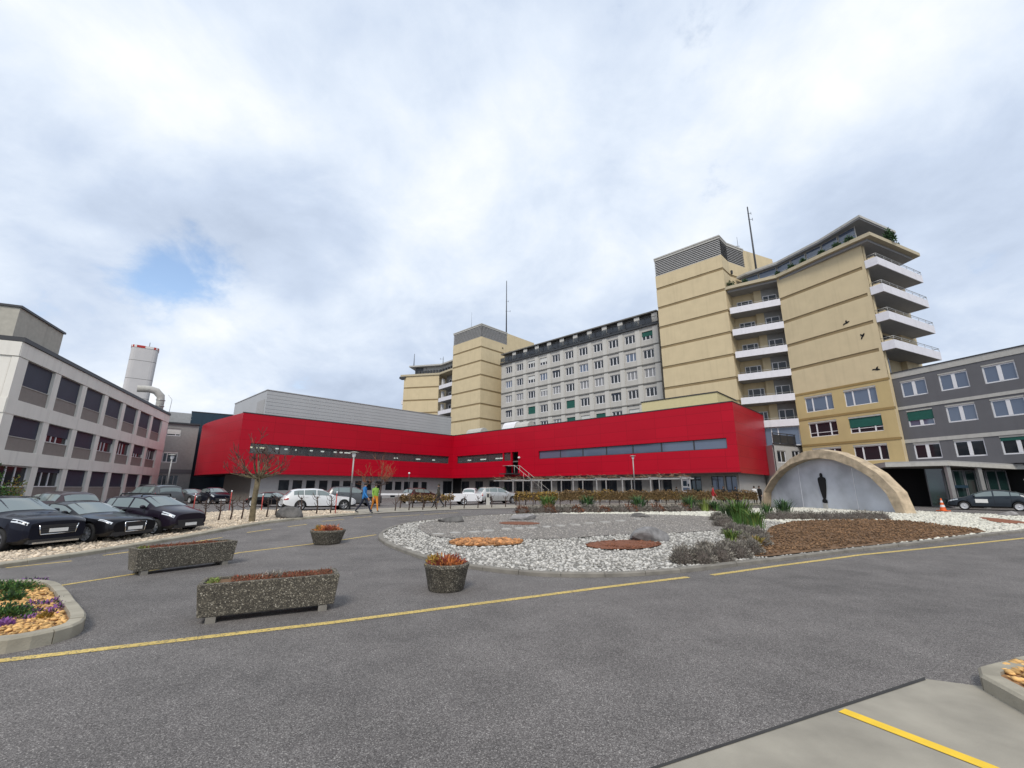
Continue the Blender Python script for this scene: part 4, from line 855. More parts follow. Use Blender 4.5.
mast('thin lightning rod on the louvred top of the middle tower', -9.1, 90.8, 35.8, 40, .03)
# ================================================================== ROADS, BEDS, KERBS
def far_pt(px, py, y): d = ray(px, py); return (d.x/d.y*y, y)
# lane markings
stripe('yellow_line', [(-13.5, 2.6), (-9.5, 4.15)]+G((0, 661), (100, 649.5), (200, 638), (330, 623), (512, 599.5), (600, 588), (688, 577.2)), .145)
stripe('yellow_line', G((712, 575.2), (780, 565.6), (860, 555), (940, 547), (1024, 538.2))+[(26.5, 20.0)], .145)
stripe('yellow_line', G((58, 586), (135, 574), (190, 563), (240, 552.6), (320, 543), (350, 538.8), (376, 534.8)), .12)
for a, b in (((6, 568), (72, 561)), ((103, 555.5), (137, 551)), ((176, 545), (222, 537.5)), ((247, 532.6), (271, 529.2)), ((288, 526.8), (307, 524.3)), ((322, 521.4), (344, 519.4)), ((354, 518), (372, 516.6)), ((382, 517.4), (420, 514.8)), ((424, 514.6), (458, 512.6))):
    stripe('yellow_dash', G(a, b), .12)
# right-hand pavement
pave = G((925, 680), (660, 768))+[(.2, 2.9), (-.6, 1.4), (8, 0.5), (8, 4.6)]+G((1024, 697), (985, 688))
sheet('pavement', pave, .012, M_CONC, .5)
sheet('tar_joint', G((925, 678.6), (640, 773.5), (660, 770), (926, 681.5)), .016, mat('tar', (.035, .034, .033), .9, var=.2), .3)
stripe('parking_line', G((842, 712.3), (985, 768))+[(3.75, 2.9)], .115, M_YELB, .018)
# bright walkway by the hedge, pavement behind
sheet('walkway', G((330, 517.5), (385, 513.2), (460, 509.8), (560, 507.6), (640, 506.6), (700, 505.6), (770, 505.2))+G((770, 502.2), (700, 502.8), (560, 504.4), (440, 506.2), (380, 508.5), (340, 510.8), (300, 514)), .03, M_CONC, 1.2)
# ---- left gravel strip with kerb along the lane
kl = [(-13.4, 6.0), (-12.75, 10.0), (-12.55, 11.42), (-12.33, 13.84), (-12.0, 17.56), (-11.75, 20.9), (-11.1, 22.7), (-9.95, 24.63), (-8.9, 26.2)]
kl = smooth_poly(kl, 2, False)
kerb(kl, .28, .11, 1.0, M_KERB, side=1)
strip = [(x-.26, y) for x, y in kl]+[(-9.6, 27.6)]+G((338, 511.2), (300, 512.2), (262, 510))+[(-17.6, 28.5), (-18.2, 24.2)]+[(-14.6, 21.2), (-14.3, 19.3), (-14.6, 16.5), (-14.9, 13.6), (-15.2, 11), (-15.6, 6)]
sheet('gravel_strip', strip, .06, M_BBED, .8, .02, kind='stuff')
near = [p for p in strip]
P = pts_in(strip, 75); P = P[(P[:, 1] < 29)]
scatter_stones('beige_stones', P, .03, .062, M_BST, .065)
P = pts_in(strip, 5); scatter_stones('beige_stones', P, .06, .10, M_BST, .065)
# ---- the planted island
isl = G((384, 545), (404, 553), (430, 562), (470, 569.2), (510, 574.2), (550, 577.4), (600, 577.8), (640, 576.2), (671, 574), (700, 571), (760, 563.8), (830, 554.9), (918, 545), (985, 536.6), (1024, 532.6))+[(24.5, 20.4), (28.3, 22.2)]+[(29.2, 24.8), (28.2, 27.6), (26.8, 29.6)]+G((905, 509.8), (860, 508.6), (800, 508.4), (740, 509.8), (640, 511.8), (520, 515), (450, 519), (410, 523.6), (388, 529), (376, 537))
isl = smooth_poly(isl, 2)
ikerb = kerb(isl, .15, .10, 1.0, M_KERBG, closed=True, side=1)
def inset(poly, d):
    n = len(poly); A = sum(poly[i][0]*poly[(i+1) % n][1]-poly[(i+1) % n][0]*poly[i][1] for i in range(n)); s = 1 if A > 0 else -1; out = []
    for i in range(n):
        t = (V2(poly[(i+1) % n])-V2(poly[i-1])).normalized(); out.append((poly[i][0]-t.y*d*s, poly[i][1]+t.x*d*s))
    return out
# the light asphalt apron between kerb and road edge
isl_in = inset(isl, .13)
sheet('stone_bed', isl_in, .05, M_WBED, 1.0, .02, kind='stuff')
grav = smooth_poly(G((417, 530), (419, 526), (440, 520.5), (480, 517.4), (540, 515.8), (600, 515.2), (680, 516.5), (722, 519), (738, 525), (728, 531), (690, 534.5), (640, 536), (600, 538), (560, 541.5), (510, 541.5), (470, 541), (432, 539.5)), 2)
sheet('gravel_circle', grav, .085, M_GRAV, .8, .012, kind='stuff')
soil = smooth_poly(G((752, 556.5), (757, 548), (765, 536), (772, 527.5), (800, 523), (850, 521.6), (905, 522.5), (950, 528.5), (992, 533.2), (970, 536.6), (905, 544.6), (850, 550.6), (790, 557.4), (758, 561.2)), 1)
soil_in = inset(soil, .1)
sheet('soil_bed', soil, .10, M_SOIL, .7, .05, kind='stuff')
scatter_stones('soil_clods', pts_in(soil_in, 95), .015, .05, M_CLOD, .14, .7)
rust = smooth_poly(G((584, 548.5), (592, 545), (620, 543), (650, 543.8), (664, 546.5), (655, 550.5), (625, 553), (596, 552)), 1)
sheet('rust_mulch_bed', rust, .10, M_RUST, .4, .04, kind='stuff'); scatter_stones('mulch_pieces', pts_in(rust, 160), .02, .05, M_RUST, .11, .4)
orng = smooth_poly(G((448, 547), (453, 543.2), (475, 542), (510, 541.6), (523, 543.8), (521, 547.2), (490, 549), (462, 549)), 1)
sheet('orange_bed', orng, .10, M_OBED, .4, .02, kind='stuff'); scatter_stones('orange_stones', pts_in(orng, 90), .05, .11, M_OST, .11, .6)
red2 = smooth_poly(G((496, 525.2), (510, 523.6), (530, 524), (543, 525.6), (530, 527.2), (508, 527)), 1); sheet('rust_mulch_bed', red2, .105, M_RUST, .4, .02, kind='stuff')
redr = smooth_poly(G((978, 518.5), (1000, 520.5), (1024, 523.5), (1030, 526), (1005, 525.5), (985, 522)), 1); sheet('rust_mulch_bed', redr, .10, M_RUST, .4, .03, kind='stuff')
holes = (grav, soil, rust, orng, red2, redr)
nearpoly = inset(isl, .16)
P = pts_in(nearpoly, 150, holes); d2 = P[:, 1]
Wt = (P[:, 0] > 13) | ((d2 > 22.5) & (P[:, 0] > 3)) 
keep = rng.uniform(0, 1, len(P)) < np.clip(1.5-d2/26, .35, 1)
scatter_stones('white_stones', P[(~Wt) & keep], .022, .060, M_WST, .06, .6)
scatter_stones('white_stones', P[Wt & keep], .035, .085, M_WST2, .06, .6)
scatter_stones('gravel_stones', pts_in(grav, 130), .014, .034, mat('grey_pebble', (.30, .28, .255), .95, var=.15, scale=9, island=.5), .085, .6)
# stepping slabs, boulders
slab_mb = []
for i, (px, py) in enumerate(((438, 537.2), (455, 536), (474, 535), (488, 533.6), (506, 531.8), (519, 531.2), (533, 530.4), (547, 529.6), (561, 528.4), (575, 527.2), (590, 525.8), (605, 524.6), (621, 523.2), (638, 521.6))):
    x, y = gp(px, py); mb = MB(); n = 7; r = [random.uniform(.18, .27) for _ in range(n)]
    mb.prism([(r[k]*1.25*math.cos(6.283*k/n), r[k]*.85*math.sin(6.283*k/n)) for k in range(n)], -.02, .035)
    tag(mb.build('stepping_stone', mat('stepping_slab', (.40, .385, .36), .9, var=.15), None, loc=(x, y, gh(y)+.10), rz=random.uniform(0, 3)), 'flat pale stepping stone on the grey gravel circle, %s from the left' % ['first', 'second', 'third', 'fourth', 'fifth', 'sixth', 'seventh', 'eighth', 'ninth', 'tenth', 'eleventh', 'twelfth', 'thirteenth', 'fourteenth'][i], 'stepping stone', 'stepping stones across the gravel circle')
def boulder(px, py, sx, sy, sz, m, label, rz=0):
    bm = bmesh.new(); bmesh.ops.create_icosphere(bm, subdivisions=3, radius=1); rr = random.Random(px*7+py); ph = [Vector((rr.uniform(-1, 1), rr.uniform(-1, 1), rr.uniform(-1, 1))).normalized() for _ in range(9)]; cut = [rr.uniform(.42, .85) for _ in range(9)]
    for v in bm.verts:
        for p, c in zip(ph, cut):
            t = v.co.dot(p)
            if t > c: v.co -= p*(t-c)*.9
        v.co *= 1+rr.uniform(-.02, .02); v.co = Vector((v.co.x*sx, v.co.y*sy, max(-.35, v.co.z)*sz*1.25))
    me = bpy.data.meshes.new('boulder'); bm.to_mesh(me); bm.free(); me.materials.append(m); x, y = gp(px, py)
    return tag(obj('boulder', me, None, (x, y, gh(y)+.06+.28*sz), rz), label, 'boulder')
boulder(650, 543, .72, .45, .33, mat('grey_boulder', (.19, .185, .185), .9, var=.4, scale=5, bump=1, bscale=9), 'large grey boulder behind the rust mulch patch on the white stones', .2)
boulder(452, 523.6, .85, .4, .22, M_RDARK, 'dark flat boulder at the left end of the grey gravel circle')
boulder(525, 521.5, .75, .4, .24, M_ROCK, 'pale brown boulder behind the small far mulch patch', .1)
boulder(640, 518.6, .7, .3, .16, M_RDARK, 'dark low slab of rock in the far white stones, centre')
boulder(1008, 517, .5, .4, .2, M_ROCK, 'small grey boulder at the right end of the white stones')
boulder(287, 519.5, .85, .5, .40, M_RDARK, 'brown boulder beside the bare tree on the beige gravel', .2)
for px, py in ((497, 578), (512, 577.4)):
    pass
# ---- flower bed at lower left with broad kerb stones
bed = [(-9.55, 9.28)]+G((52, 589.5), (62, 594.5), (72, 608), (82, 622), (84, 629), (78, 636), (62, 641.5), (40, 647.5), (0, 655.5))+[(-7.4, 5.3), (-9.5, 4.7), (-12, 5.2), (-12.6, 7.4), (-11.6, 8.8)]
bed = smooth_poly(bed, 1)
kerb(bed, .165, .17, .62, M_KERB, closed=True, side=1)
bin_ = inset(bed, .14); sheet('flower_bed_soil', bin_, .10, M_OBED, .5, .04, kind='stuff')
scatter_stones('orange_stones', pts_in(inset(bed, .19), 330), .018, .045, mat('amber_stone', (.60, .365, .14), .9, var=.15, scale=9, island=.42), .12, .5)
# planter kerb corner at lower right
q = G((979, 680), (1024, 712))
kr = [(4.40, 3.9), (4.68, 4.90), (4.80, 5.06), (5.02, 5.16), (7.4, 5.95)]
kerb(kr, .17, .15, .9, M_KERB, side=-1)
sheet('flower_bed_soil', [(4.8, 4.3), (4.9, 4.9), (5.15, 5.18), (5.95, 5.46), (7.3, 5.7), (7.5, 4.2)], .11, M_OBED, .4, .03, kind='stuff')
scatter_stones('orange_stones', pts_in([(4.85, 4.3), (4.95, 4.9), (5.2, 5.15), (5.95, 5.42), (7.2, 5.6), (7.4, 4.3)], 230), .02, .05, MATS['amber_stone'], .13, .5)
# ================================================================== PLANTS
def leaf_cloud(name, C, S, D, m, mi=None, w=.35, fold=.0):
    """many small pointed leaves: centres C, lengths S, directions D"""
    C = np.asarray(C, float); D = np.asarray(D, float); S = np.asarray(S, float)[:, None]; D /= np.linalg.norm(D, axis=1)[:, None]+1e-9
    R = rng.normal(size=D.shape); U = np.cross(D, R); U /= np.linalg.norm(U, axis=1)[:, None]+1e-9
    a = C; b = C+D*S*.5+U*S*w*.5; c = C+D*S; d = C+D*S*.5-U*S*w*.5
    V = np.stack([a, b, c, d], 1).reshape(-1, 3); Fc = np.arange(len(C)*4).reshape(-1, 4)
    return npmesh(name, V, Fc, m, mi)
def dome_pts(n, rx, ry, rz, lo=.55, zmin=0.0):
    d = rng.normal(size=(n, 3)); d /= np.linalg.norm(d, axis=1)[:, None]; d[:, 2] = np.abs(d[:, 2])*(1-zmin)+zmin
    r = rng.uniform(lo, 1, n)[:, None]; lump = 1+.16*np.sin(d[:, 0:1]*7+1.3)*np.cos(d[:, 1:2]*6+.4)+.10*np.sin(d[:, 2:3]*9)
    return d*r*lump*np.array([rx, ry, rz]), d
def mound(px, py, r, hgt, label, grp, m=M_LAV, n=2100, leaf=.075, cat='shrub', name='lavender_shrub', xy=None):
    x, y = xy or gp(px, py); T = thing(name, label, cat, (x, y, gh(y)+.08), 0, grp)
    C, D = dome_pts(n, r, r*.9, hgt); D = D+rng.normal(size=D.shape)*.3+np.array([0, 0, .2])
    obj('foliage', leaf_cloud('foliage', C*.92, rng.uniform(leaf*.6, leaf*1.3, n), D, [m, M_LAVC], (rng.uniform(0, 1, n) < .12).astype(int), .28), T)
    mb = MB(); mb.lathe([(r*.75, -.06), (r*.72, hgt*.3), (r*.5, hgt*.62), (.01, hgt*.74)], 12); mb.build('twiggy_core', M_LAVC, T)
    return T
LG = 'grey lavender mounds in the planted island'
lav = [(684, 566, .36, .42), (702, 566, .37, .42), (720, 563.5, .38, .43), (738, 560, .38, .42), (752, 557, .36, .40), (706, 558, .34, .36), (728, 556, .34, .36), (748, 551, .36, .38), (762, 548.5, .34, .36), (742, 545, .42, .40), (758, 541, .45, .42), (733, 536, .45, .4), (724, 528, .5, .5), (745, 538, .5, .42), (718, 522, .4, .4)]
ORD = ['first', 'second', 'third', 'fourth', 'fifth', 'sixth', 'seventh', 'eighth', 'ninth', 'tenth', 'eleventh', 'twelfth', 'thirteenth', 'fourteenth', 'fifteenth']
lav.sort()
for k, (px, py, r, hgt) in enumerate(lav): mound(px, py, r, hgt, 'grey brown lavender mound by the road end of the soil bed, %s from the left' % ORD[k], LG)
for k in range(15):
    px = 772+k*7.9; mound(px, 520.8-.04*abs(k-7)+random.uniform(-.5, .5), random.uniform(.34, .46), random.uniform(.34, .48), 'grey lavender mound in the row below the stone arch, %s from the left' % ORD[k], 'lavender row below the arch', n=900)
for k in range(25):
    px = 522+k*9.0; mound(px, 514.2-.010*(k*9)+random.uniform(-.25, .25), random.uniform(.42, .6), random.uniform(.32, .5), 'dull grey shrub in the long low row along the far edge of the island', 'low shrub row along the far island edge', M_LAV if k % 3 else M_BROWNP, n=420, leaf=.15, name='low_shrub')
def blades(px, py, r, hgt, n, m, label, cat='plant', grp=None, w=.035, lean=.75):
    x, y = gp(px, py); T = thing('sword_leaved_plant', label, cat, (x, y, gh(y)+.08), 0, grp); mb = MB()
    for i in range(n):
        a = random.uniform(0, 6.283); b0 = random.uniform(0, r*.45); le = hgt*random.uniform(.65, 1.15); out = r*random.uniform(.2, 1)*lean
        px0, py0 = b0*math.cos(a), b0*math.sin(a); sx, sy = -math.sin(a)*w, math.cos(a)*w; L, R = [], []
        for k in range(5):
            t = k/4; rr = out*t*t; z = le*(t-.38*t*t*t*random.uniform(.7, 1.1)); ww = 1-t*.92
            cx, cy = px0+rr*math.cos(a), py0+rr*math.sin(a); L.append((cx+sx*ww, cy+sy*ww, z)); R.append((cx-sx*ww, cy-sy*ww, z))
        mb.add(L+R, [(k, k+1, 5+k+1, 5+k) for k in range(4)], random.choice((0, 0, 1)))
    mb.build('leaves', m, T); mb = MB(); mb.lathe([(r*.3, -.05), (r*.25, .1), (.01, .16)], 8); mb.build('crown', M_LAVC, T); return T
gg = [M_LEAF, M_LEAFL]; gd = [M_LEAFD, M_LEAF]
blades(741, 526, 1.15, 1.55, 230, gg, 'big green clump of sword leaves in front of the left foot of the arch')
blades(757, 530, .8, 1.05, 120, gg, 'bright green strap leaved clump right of the biggest sword leaf plant'); blades(729, 525, .75, 1.15, 110, gd, 'dark green strap leaved clump left of the biggest sword leaf plant')
blades(733, 546, .5, .62, 110, [M_LEAFL, M_LEAF], 'low lime green plant among the lavender mounds, left of a yellower one'); blades(755, 551, .5, .55, 110, [M_HEDGY, M_LEAFL], 'low yellow green plant among the lavender mounds near the soil')
for px, py, s, l in ((548, 513.2, .75, 'spiky green plant on the far edge, leftmost of the three spiky ones'), (588, 513.0, .7, 'spiky dark green plant on the far edge, middle of the three spiky ones'), (639, 512.8, .8, 'spiky dark green plant on the far edge, rightmost and below the lamp post')):
    blades(px, py, s*1.1, 1.35, 130, gd if px != 548 else gg, l, w=.05)
blades(690, 512.4, .9, 1.4, 120, gd, 'dark bushy sword leaved plant at the far edge left of two paler ones'); blades(704, 512.6, .8, 1.1, 100, [M_LEAFL, M_LEAFL], 'pale variegated sword leaved plant between two darker plants'); blades(716, 512.6, .8, .95, 110, gd, 'low dark green clump right of the pale variegated plant')
blades(785, 518, .9, 1.25, 130, gd, 'dark green clump of sword leaves at the inner left foot of the arch'); blades(768, 518.5, .7, 1.05, 90, gd, 'green clump growing against the outer left foot of the arch')
# hedge with bare stems, winter brown
def hedge(line, w, hgt, z0, label, dens, mats, name='hedge', fr=.25):
    pts = resample(line, .3, False); x0, y0 = pts[0]; T = thing(name, label, 'hedge', (x0, y0, gh(y0)))
    n = int(dens*len(pts)); idx = rng.integers(0, len(pts)-1, n); t = rng.uniform(0, 1, n); A = np.array(pts); c = A[idx]*(1-t)[:, None]+A[idx+1]*t[:, None]
    dv = A[idx+1]-A[idx]; dv /= np.linalg.norm(dv, axis=1)[:, None]; nr = np.stack([-dv[:, 1], dv[:, 0]], 1); o = rng.uniform(-1, 1, n); o = np.sign(o)*np.abs(o)**.6
    z = rng.uniform(0, 1, n)**.8; lump = 1+.08*np.sin(c[:, 0]*2.3)+.05*np.sin(c[:, 0]*5.1+1)
    C = np.stack([c[:, 0]+nr[:, 0]*o*w/2-x0, c[:, 1]+nr[:, 1]*o*w/2-y0, z0+z*(hgt-z0)*lump], 1)
    yel = (np.sin(c[:, 0]*.9+.5)+rng.normal(size=n)*.5 > .95+.06*np.maximum(0, c[:, 0]-5)).astype(int)
    obj('foliage', leaf_cloud('foliage', C, rng.uniform(.10, .2, n), rng.normal(size=(n, 3)), mats, yel, .55), T)
    mb = MB(); k = 0
    while k < len(pts):
        p = pts[k]; mb2 = MB(); b = (p[0]-x0, p[1]-y0)
        mb2.tube([(b[0], b[1], -.05), (b[0]+random.uniform(-.05, .05), b[1], z0+.15)], [.05, .035], 5); mb2.tube([(b[0], b[1], z0*.5), (b[0]+.18, b[1], z0+.2)], [.03, .02], 4); mb2.build('stem', M_TWIG, T); k += 3
    P = [V2(p) for p in pts]; mb = MB(); V = []
    for i, p in enumerate(P):
        d = (P[min(i+1, len(P)-1)]-P[max(i-1, 0)]).normalized(); nn = V2((-d.y, d.x))*w*.3
        V += [(p.x+nn.x-x0, p.y+nn.y-y0, z0+.06), (p.x-nn.x-x0, p.y-nn.y-y0, z0+.06), (p.x-nn.x-x0, p.y-nn.y-y0, hgt*.88), (p.x+nn.x-x0, p.y+nn.y-y0, hgt*.88)]
    mb.add(V, [(4*i+a, 4*i+(a+1) % 4, 4*i+4+(a+1) % 4, 4*i+4+a) for i in range(len(P)-1) for a in range(4)]); mb.build('inner_twigs', mat('hedge_inside', (.10, .065, .025), .95, var=.4, scale=6), T)
hedge(G((560, 505.4), (600, 505.2), (660, 504.9), (700, 504.7), (757, 504.6)), .8, 1.30, .42, 'long winter brown hedge on bare stems in front of the right wing', 120, [M_HEDGE, M_HEDGY])
hedge(G((516, 505.6), (535, 505.2), (557, 504.8)), .8, 1.15, .40, 'short yellow leaved hedge right of the silver car', 130, [M_HEDGY, M_HEDGE])
hedge(G((400, 508.5), (432, 507.6), (452, 506.8)), .7, .95, .5, 'thin olive hedge behind the man in dark clothes', 90, [M_HEDGE, M_HEDGY])
def staked(px, py, hgt, label, grp, red=False):
    x, y = gp(px, py); T = thing('young_vine', label, 'sapling', (x, y, gh(y)+.05), 0, grp); mb = MB(); h = hgt
    mb.tube([(0, 0, -.1), (.03, .02, h*.45), (-.02, 0, h)], [.045, .035, .02], 5); mb.build('stem', M_TWIG, T); mb = MB()
    for k in range(7):
        a = random.uniform(0, 6.28); z = h*random.uniform(.35, .95); l = h*random.uniform(.25, .5); mb.tube([(0, 0, z), (l*.5*math.cos(a), l*.5*math.sin(a), z+l*.25), (l*.75*math.cos(a+.3), l*.75*math.sin(a+.3), z+l*.8)], [.02, .014, .008], 4)
    tag(mb.build('twigs', M_TWIG, T), kind='stuff')
for k, (px, py) in enumerate(((203, 523), (218, 522), (230, 521), (241, 520.5), (266, 518.5), (275, 516.5), (300, 516), (316, 515.5), (330, 514.5))):
    staked(px, py, 1.0, 'thin bare shrub stem on the beige gravel near the tree, %s from the left' % ORD[k], 'bare stems on the beige gravel')
for k in range(12):
    staked(395+k*13.8, 511.2-.48*k, .85, 'bare vine stem along the far lane before the silver car, %s from the left' % ORD[k], 'bare vine stems along the far lane')
def stake(px, py, h, label):
    x, y = gp(px, py); T = thing('marker_stake', label, 'stake', (x, y, gh(y)), 0, 'red marker stakes on the gravel'); mb = MB(); mb.tube([(0, 0, -.1), (0, 0, h)], .03, 6); mb.build('rod', mat('faded_red_paint', (.45, .06, .05), .6), T); mb = MB(); mb.tube([(0, 0, h), (0, 0, h+.12)], .04, 6); mb.build('cap', M_WHITE, T)
for px, py, h, l in ((229, 511, 1.2, 'thin red stake standing left of the bare tree on the gravel'), (335, 515, 1.2, 'thin red stake in front of the white estate car'), (193, 511, 1.0, 'thin red stake beside the front of the small dark hatchback'), (261, 512, 1.0, 'thin red stake beside the low black car')): stake(px, py, h, l)
# bare trees
def bare_tree(px, py, trunk_h, r0, spread, hgt, label, bark, twig, n1=7, depth=4, seed=1, flat=.5):
    x, y = gp(px, py); rr = random.Random(seed); T = thing('bare_tree', label, 'tree', (x, y, gh(y)+.03)); mb = MB()
    mb.tube([(0, 0, -.15), (.02, 0, trunk_h*.06), (.0, .01, trunk_h*.5), (.05, 0, trunk_h)], [r0*1.35, r0*1.1, r0*.92, r0*.95], 10); mb.build('trunk', bark, T)
    lim, tw = MB(), MB()
    def grow(p, d, l, r, k):
        pts = [p]; rs = [r]; q = Vector(p); dd = d.copy()
        for s in range(4):
            dd = (dd+Vector((rr.uniform(-.22, .22), rr.uniform(-.22, .22), rr.uniform(-.05, .2)))).normalized(); q = q+dd*l/4; pts.append(q.copy()); rs.append(max(.009, r*(1-.16*(s+1))))
        (lim if k >= depth-1 else tw).tube(pts, rs, 6 if k >= depth-1 else 4)
        if k > 0:
            for s in range(rr.choice((2, 3, 3))):
                i = rr.choice((2, 3, 4)); e = (dd+Vector((rr.uniform(-.9, .9), rr.uniform(-.9, .9), rr.uniform(-.25, .75)))).normalized(); grow(pts[i], e, l*rr.uniform(.55, .8), rs[i]*.7, k-1)
    for k in range(n1):
        a = 6.283*k/n1+rr.uniform(-.3, .3); el = rr.uniform(.1, 1.0) if k % 2 else rr.uniform(-.05, .45)
        d = Vector((math.cos(a)*math.cos(el), math.sin(a)*math.cos(el), math.sin(el))); grow(Vector((.05, 0, trunk_h-.06)), d, spread*rr.uniform(.45, .62), r0*.42, depth)
    grow(Vector((.05, 0, trunk_h-.05)), Vector((0, 0, 1)), hgt*.42, r0*.5, depth)
    tag(lim.build('limbs', bark, T), kind='stuff'); tag(tw.build('twigs', twig, T), kind='stuff'); return T
bare_tree(251, 523, 2.1, .13, 1.75, 2.9, 'leafless pollarded tree with lichen covered trunk on the beige gravel strip', M_BARKY, M_TWIG, 12, 3, 5)
bare_tree(379, 506.4, 1.75, .07, 1.8, 3.0, 'small slender leafless tree with reddish twigs right of the two walkers', M_TWIG, M_TWIGO, 9, 3, 9)
# shrubs by the left building, terrace plants
def bush(x, y, z, rx, rz, n, m, label, cat='bush', grp=None, leaf=.16, name='bush', zmin=0.0):
    T = thing(name, label, cat, (x, y, z), 0, grp); C, D = dome_pts(n, rx, rx, rz, .4, zmin); D = D+rng.normal(size=D.shape)*.7
    obj('foliage', leaf_cloud('foliage', C, rng.uniform(leaf*.6, leaf*1.3, n), D, m, rng.integers(0, len(m), n) if len(m) > 1 else None, .5), T)
    mb = MB(); mb.tube([(0, 0, -.1), (0, 0, rz*.6)], [rx*.12, rx*.05], 6); mb.build('stem', M_BARK, T); return T
bush(-33.3, 27.0, GF, 1.9, 3.2, 2600, [M_LEAFD, M_LEAF], 'dark green bush at the corner of the left office building', leaf=.22)
bush(-33.0, 29.4, GF, .75, 2.0, 900, [M_HEDGY, M_LEAFL], 'small yellow green conifer beside the dark bush at the left building')
bush(-32.4, 28.5, GF, .8, 1.4, 700, [M_LEAFD, M_LEAF], 'low dark bush right of the corner bush by the left building')
for i, (x, y, r) in enumerate(PLANTS_ON_ROOF):
    bush(x, y, 28.15+GF, r*.8, r*1.25, 330, [M_LEAFD, M_LEAFD], 'dark shrub on the roof terrace edge of the yellow block, %s from the left' % ORD[i], 'roof shrub', 'shrubs on the roof terrace', .22, 'terrace_shrub')
bush(42.0, 42.95, 28.15+GF, .55, 1.5, 500, [M_LEAFD, M_LEAFD], 'small conical evergreen on the right corner of the roof terrace', leaf=.25, name='terrace_conifer')
# bed plants at lower left
def bedplant(px, py, r, hgt, n, m, label, grp=None, leaf=.07, cat='plant', name='bedding_plant'):
    x, y = gp(px, py); T = thing(name, label, cat, (x, y, gh(y)+.12), 0, grp); C, D = dome_pts(n, r, r*.8, hgt, .3); D = D+rng.normal(size=D.shape)*.5+np.array([0, 0, .5])
    obj('foliage', leaf_cloud('foliage', C, rng.uniform(leaf*.6, leaf*1.3, n), D, m, rng.integers(0, len(m), n) if len(m) > 1 else None, .5), T); return T
bedplant(1, 599, .55, .15, 2200, [M_LEAF, M_LEAFD], 'low green cushion plant at the back left of the flower bed', leaf=.045); bedplant(3, 626, .36, .15, 1700, [M_LEAF, M_LEAFD], 'low green cushion plant in the middle of the flower bed', leaf=.042)
bedplant(10, 608, .2, .12, 220, [M_LEAFD, M_LEAF], 'small green tuft between the two green cushions in the bed')
for px, py in ((24, 588), (33, 587.6), (40, 587.2), (33, 612), (42, 613), (50, 611.5), (57, 608.5), (56, 617), (48, 622), (22, 618), (36, 621), (61, 613), (18, 629), (30, 628)):
    bedplant(px, py, .11, .045, 80, [M_PURP, M_PURP, M_LEAFD], 'clump of purple crocus flowers among orange stones in the bed', 'purple flower clumps in the bed', .04, 'flower', 'flower_clump')
bedplant(2, 636, .09, .06, 110, [M_PURP], 'brightest purple flower clump at the left picture edge', None, .06, 'flower', 'flower_clump'); bedplant(43, 628, .09, .07, 90, [M_HEDGY], 'single clump of yellow flowers at the front of the bed', None, .06, 'flower', 'flower_clump')
# ================================================================== PLANTERS
def trough(a, b, w, hgt, label, seed):
    a, b = V2(a), V2(b); d = (b-a); l = d.length; c = (a+b)/2; T = thing('concrete_trough', label, 'planter', (c.x, c.y, gh(c.y)), math.atan2(d.y, d.x)); z0 = .09; rr = random.Random(seed)
    bm = bmesh.new(); o = [(-l/2+.05, .05), (l/2-.05, .05), (l/2-.05, w-.05), (-l/2+.05, w-.05)]; top = [(-l/2, 0), (l/2, 0), (l/2, w), (-l/2, w)]; t = .07
    inn = [(-l/2+t, t), (l/2-t, t), (l/2-t, w-t), (-l/2+t, w-t)]
    R = [[bm.verts.new((x, y, z)) for x, y in p] for p, z in ((o, z0), (top, hgt), (inn, hgt), (inn, hgt-.10))]
    bm.faces.new(R[0][::-1]); bm.faces.new(R[3])
    for u, v in zip(R, R[1:]):
        for i in range(4): bm.faces.new((u[i], u[(i+1) % 4], v[(i+1) % 4], v[i]))
    bmesh.ops.bevel(bm, geom=[e for e in bm.edges if e.calc_length() > .01], offset=.014, segments=2, affect='EDGES', profile=.5); me = bpy.data.meshes.new('trough_body'); bm.to_mesh(me); bm.free(); me.materials.append(M_PEB); obj('trough_body', me, T)
    for x in (-l/2+.16, l/2-.28):
        for y in (.06, w-.2): mb = MB(); mb.box(x, x+.13, y, y+.14, -.01, z0+.01); mb.build('foot_block', M_KERBG, T)
    mb = MB(); mb.box(-l/2+t-.01, l/2-t+.01, t-.01, w-t+.01, hgt-.2, hgt-.035); mb.build('soil', M_SOIL, T)
    n = 2200; C = np.stack([rng.uniform(-l/2+.10, l/2-.10, n), rng.uniform(.1, w-.1, n), hgt-.045+rng.uniform(0, .055, n)], 1); gap = (np.sin(C[:, 0]*3.2+seed) > -.75); C = C[gap]; n = len(C)
    D = rng.normal(size=(n, 3))*.8+np.array([0, 0, .8]); tag(obj('heather', leaf_cloud('heather', C, rng.uniform(.025, .055, n), D, [M_BROWNP, M_HEA], (rng.uniform(0, 1, n) < .22).astype(int), .3), T), kind='stuff')
    n = 120; C = np.stack([rng.uniform(-l/2+.1, -l/2+.26, n), rng.uniform(.1, w-.15, n), hgt-.04+rng.uniform(0, .05, n)], 1); obj('green_tuft', leaf_cloud('green_tuft', C, rng.uniform(.03, .06, n), rng.normal(size=(n, 3))+np.array([0, 0, .8]), M_LEAFL, None, .4), T)
    if seed == 1:
        n = 130; C = np.stack([rng.normal(.02, .09, n), rng.normal(w/2, .05, n), hgt-.03+rng.uniform(0, .07, n)], 1); obj('dry_tuft', leaf_cloud('dry_tuft', C, rng.uniform(.04, .09, n), rng.normal(size=(n, 3))*.6+np.array([0, 0, 1]), M_LAV, None, .2), T)
trough((-4.60, 6.83), (-2.85, 7.72), .62, .555, 'long pebble concrete planter with red heather nearest the road', 1)
